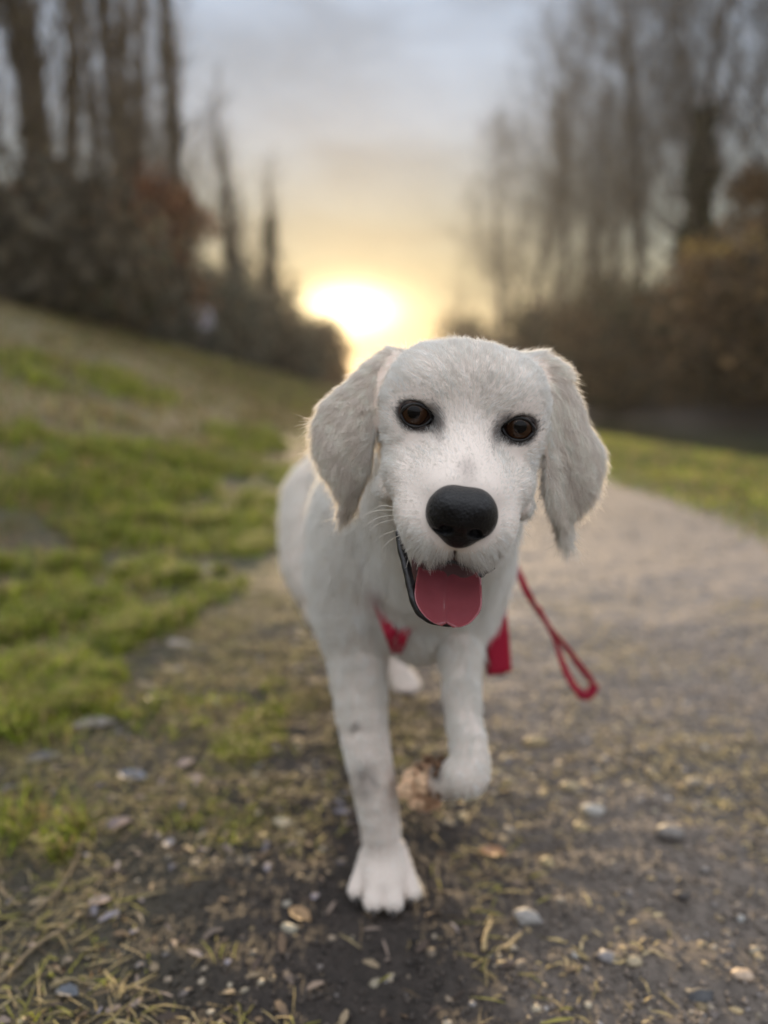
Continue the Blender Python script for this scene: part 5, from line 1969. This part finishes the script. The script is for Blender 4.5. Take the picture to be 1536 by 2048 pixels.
top_c = np.array(bp_[-1]) + ho
ls = thing('leash', 'thin red leash trailing from behind the neck to a dangling hand loop on the right', 'leash', tuple(top_c))
lo_ = np.array(ls.location)


def strand(name, pts, w, tw, n=50, mat=None, th=.0022):
    p = np.array([P(*q) if len(q) == 3 and q[0] > 5 else q for q in pts]) - lo_
    nn = [(-.1, -1, .15)] * 4
    v, f = ribbon(p, nn, w, th, n, tw)
    return obj(name, np_mesh(name, v, f, mat or M_web, False), ls)


strand('webbing', [top_c + np.array([0, 0, .004]), P(960, 1000, .90), P(1005, 1085, .87), P(1030, 1130, .86), P(1052, 1180, .86), P(1072, 1216, .865), P(1098, 1254, .87)], .0085, [1.2, .9, .5, -.4, .9, 1.3])
strand('hand_loop', [P(1074, 1212, .868), P(1100, 1256, .872), P(1130, 1292, .875), P(1158, 1330, .88), P(1180, 1358, .882), P(1188, 1374, .882), P(1178, 1390, .88), P(1158, 1384, .878), P(1136, 1352, .876), P(1121, 1315, .874), P(1108, 1276, .872), P(1086, 1238, .870), P(1064, 1200, .868)], .0085,
       [.9, 1.1, .8, .5, .9, 1.4, .6, .2, .6, 1.1, 1.3, 1.0], 90)
# doubled, stitched end of the loop
strand('stitched_end', [P(1190, 1368, .880), P(1184, 1382, .878), P(1172, 1391, .877), P(1156, 1386, .877)], .012, [.4, .2, .1, .1], 16, M_web2, .004)

st_ = thing('hanging_strap', 'wide crimson strap end hanging straight down behind the right side of the neck', 'strap', tuple(P(975, 1120, .83)))
so_ = np.array(st_.location)
v, f = ribbon(np.array([P(968, 1080, .84), P(978, 1140, .835), P(988, 1200, .832), P(996, 1270, .830), P(1002, 1346, .828)]) - so_, [(-.15, -1, .1), (-.05, -1, .1), (.12, -1, .05), (.22, -1, .05), (.25, -1, 0)], .0265, .002)
v[-8:, 2] += np.linspace(-.001, .001, 8)
obj('webbing', np_mesh('webbing', v, f, M_web, False), st_)
v, f = ribbon(np.array([P(976, 1190, .845), P(980, 1262, .842), P(986, 1300, .839), P(992, 1350, .832)]) - so_, [(-.7, -1, .1), (-.7, -1, .1), (-.5, -1, .05), (-.1, -1, 0)], .022, .002)
obj('folded_layer', np_mesh('folded_layer', v, f, M_web2, False), st_)



# ================================================================== HAZE
hz = bpy.data.materials.new('haze'); hz.use_nodes = True
t = hz.node_tree; t.nodes.clear()
pv = N(t, 'ShaderNodeVolumePrincipled'); pv.inputs['Color'].default_value = (.92, .93, .95, 1)
pv.inputs['Density'].default_value = .00048
pv.inputs['Anisotropy'].default_value = .55
ou = N(t, 'ShaderNodeOutputMaterial'); t.links.new(pv.outputs[0], ou.inputs['Volume'])
bxv = np.array([(x, y, z) for x in (-430, 430) for y in (-70, 710) for z in (-2.0, 30.0)], float)
bxf = np.array([(0, 1, 3, 2), (4, 6, 7, 5), (0, 4, 5, 1), (2, 3, 7, 6), (0, 2, 6, 4), (1, 5, 7, 3)])
obj('haze', np_mesh('haze', bxv, bxf, hz, False), kind='stuff')
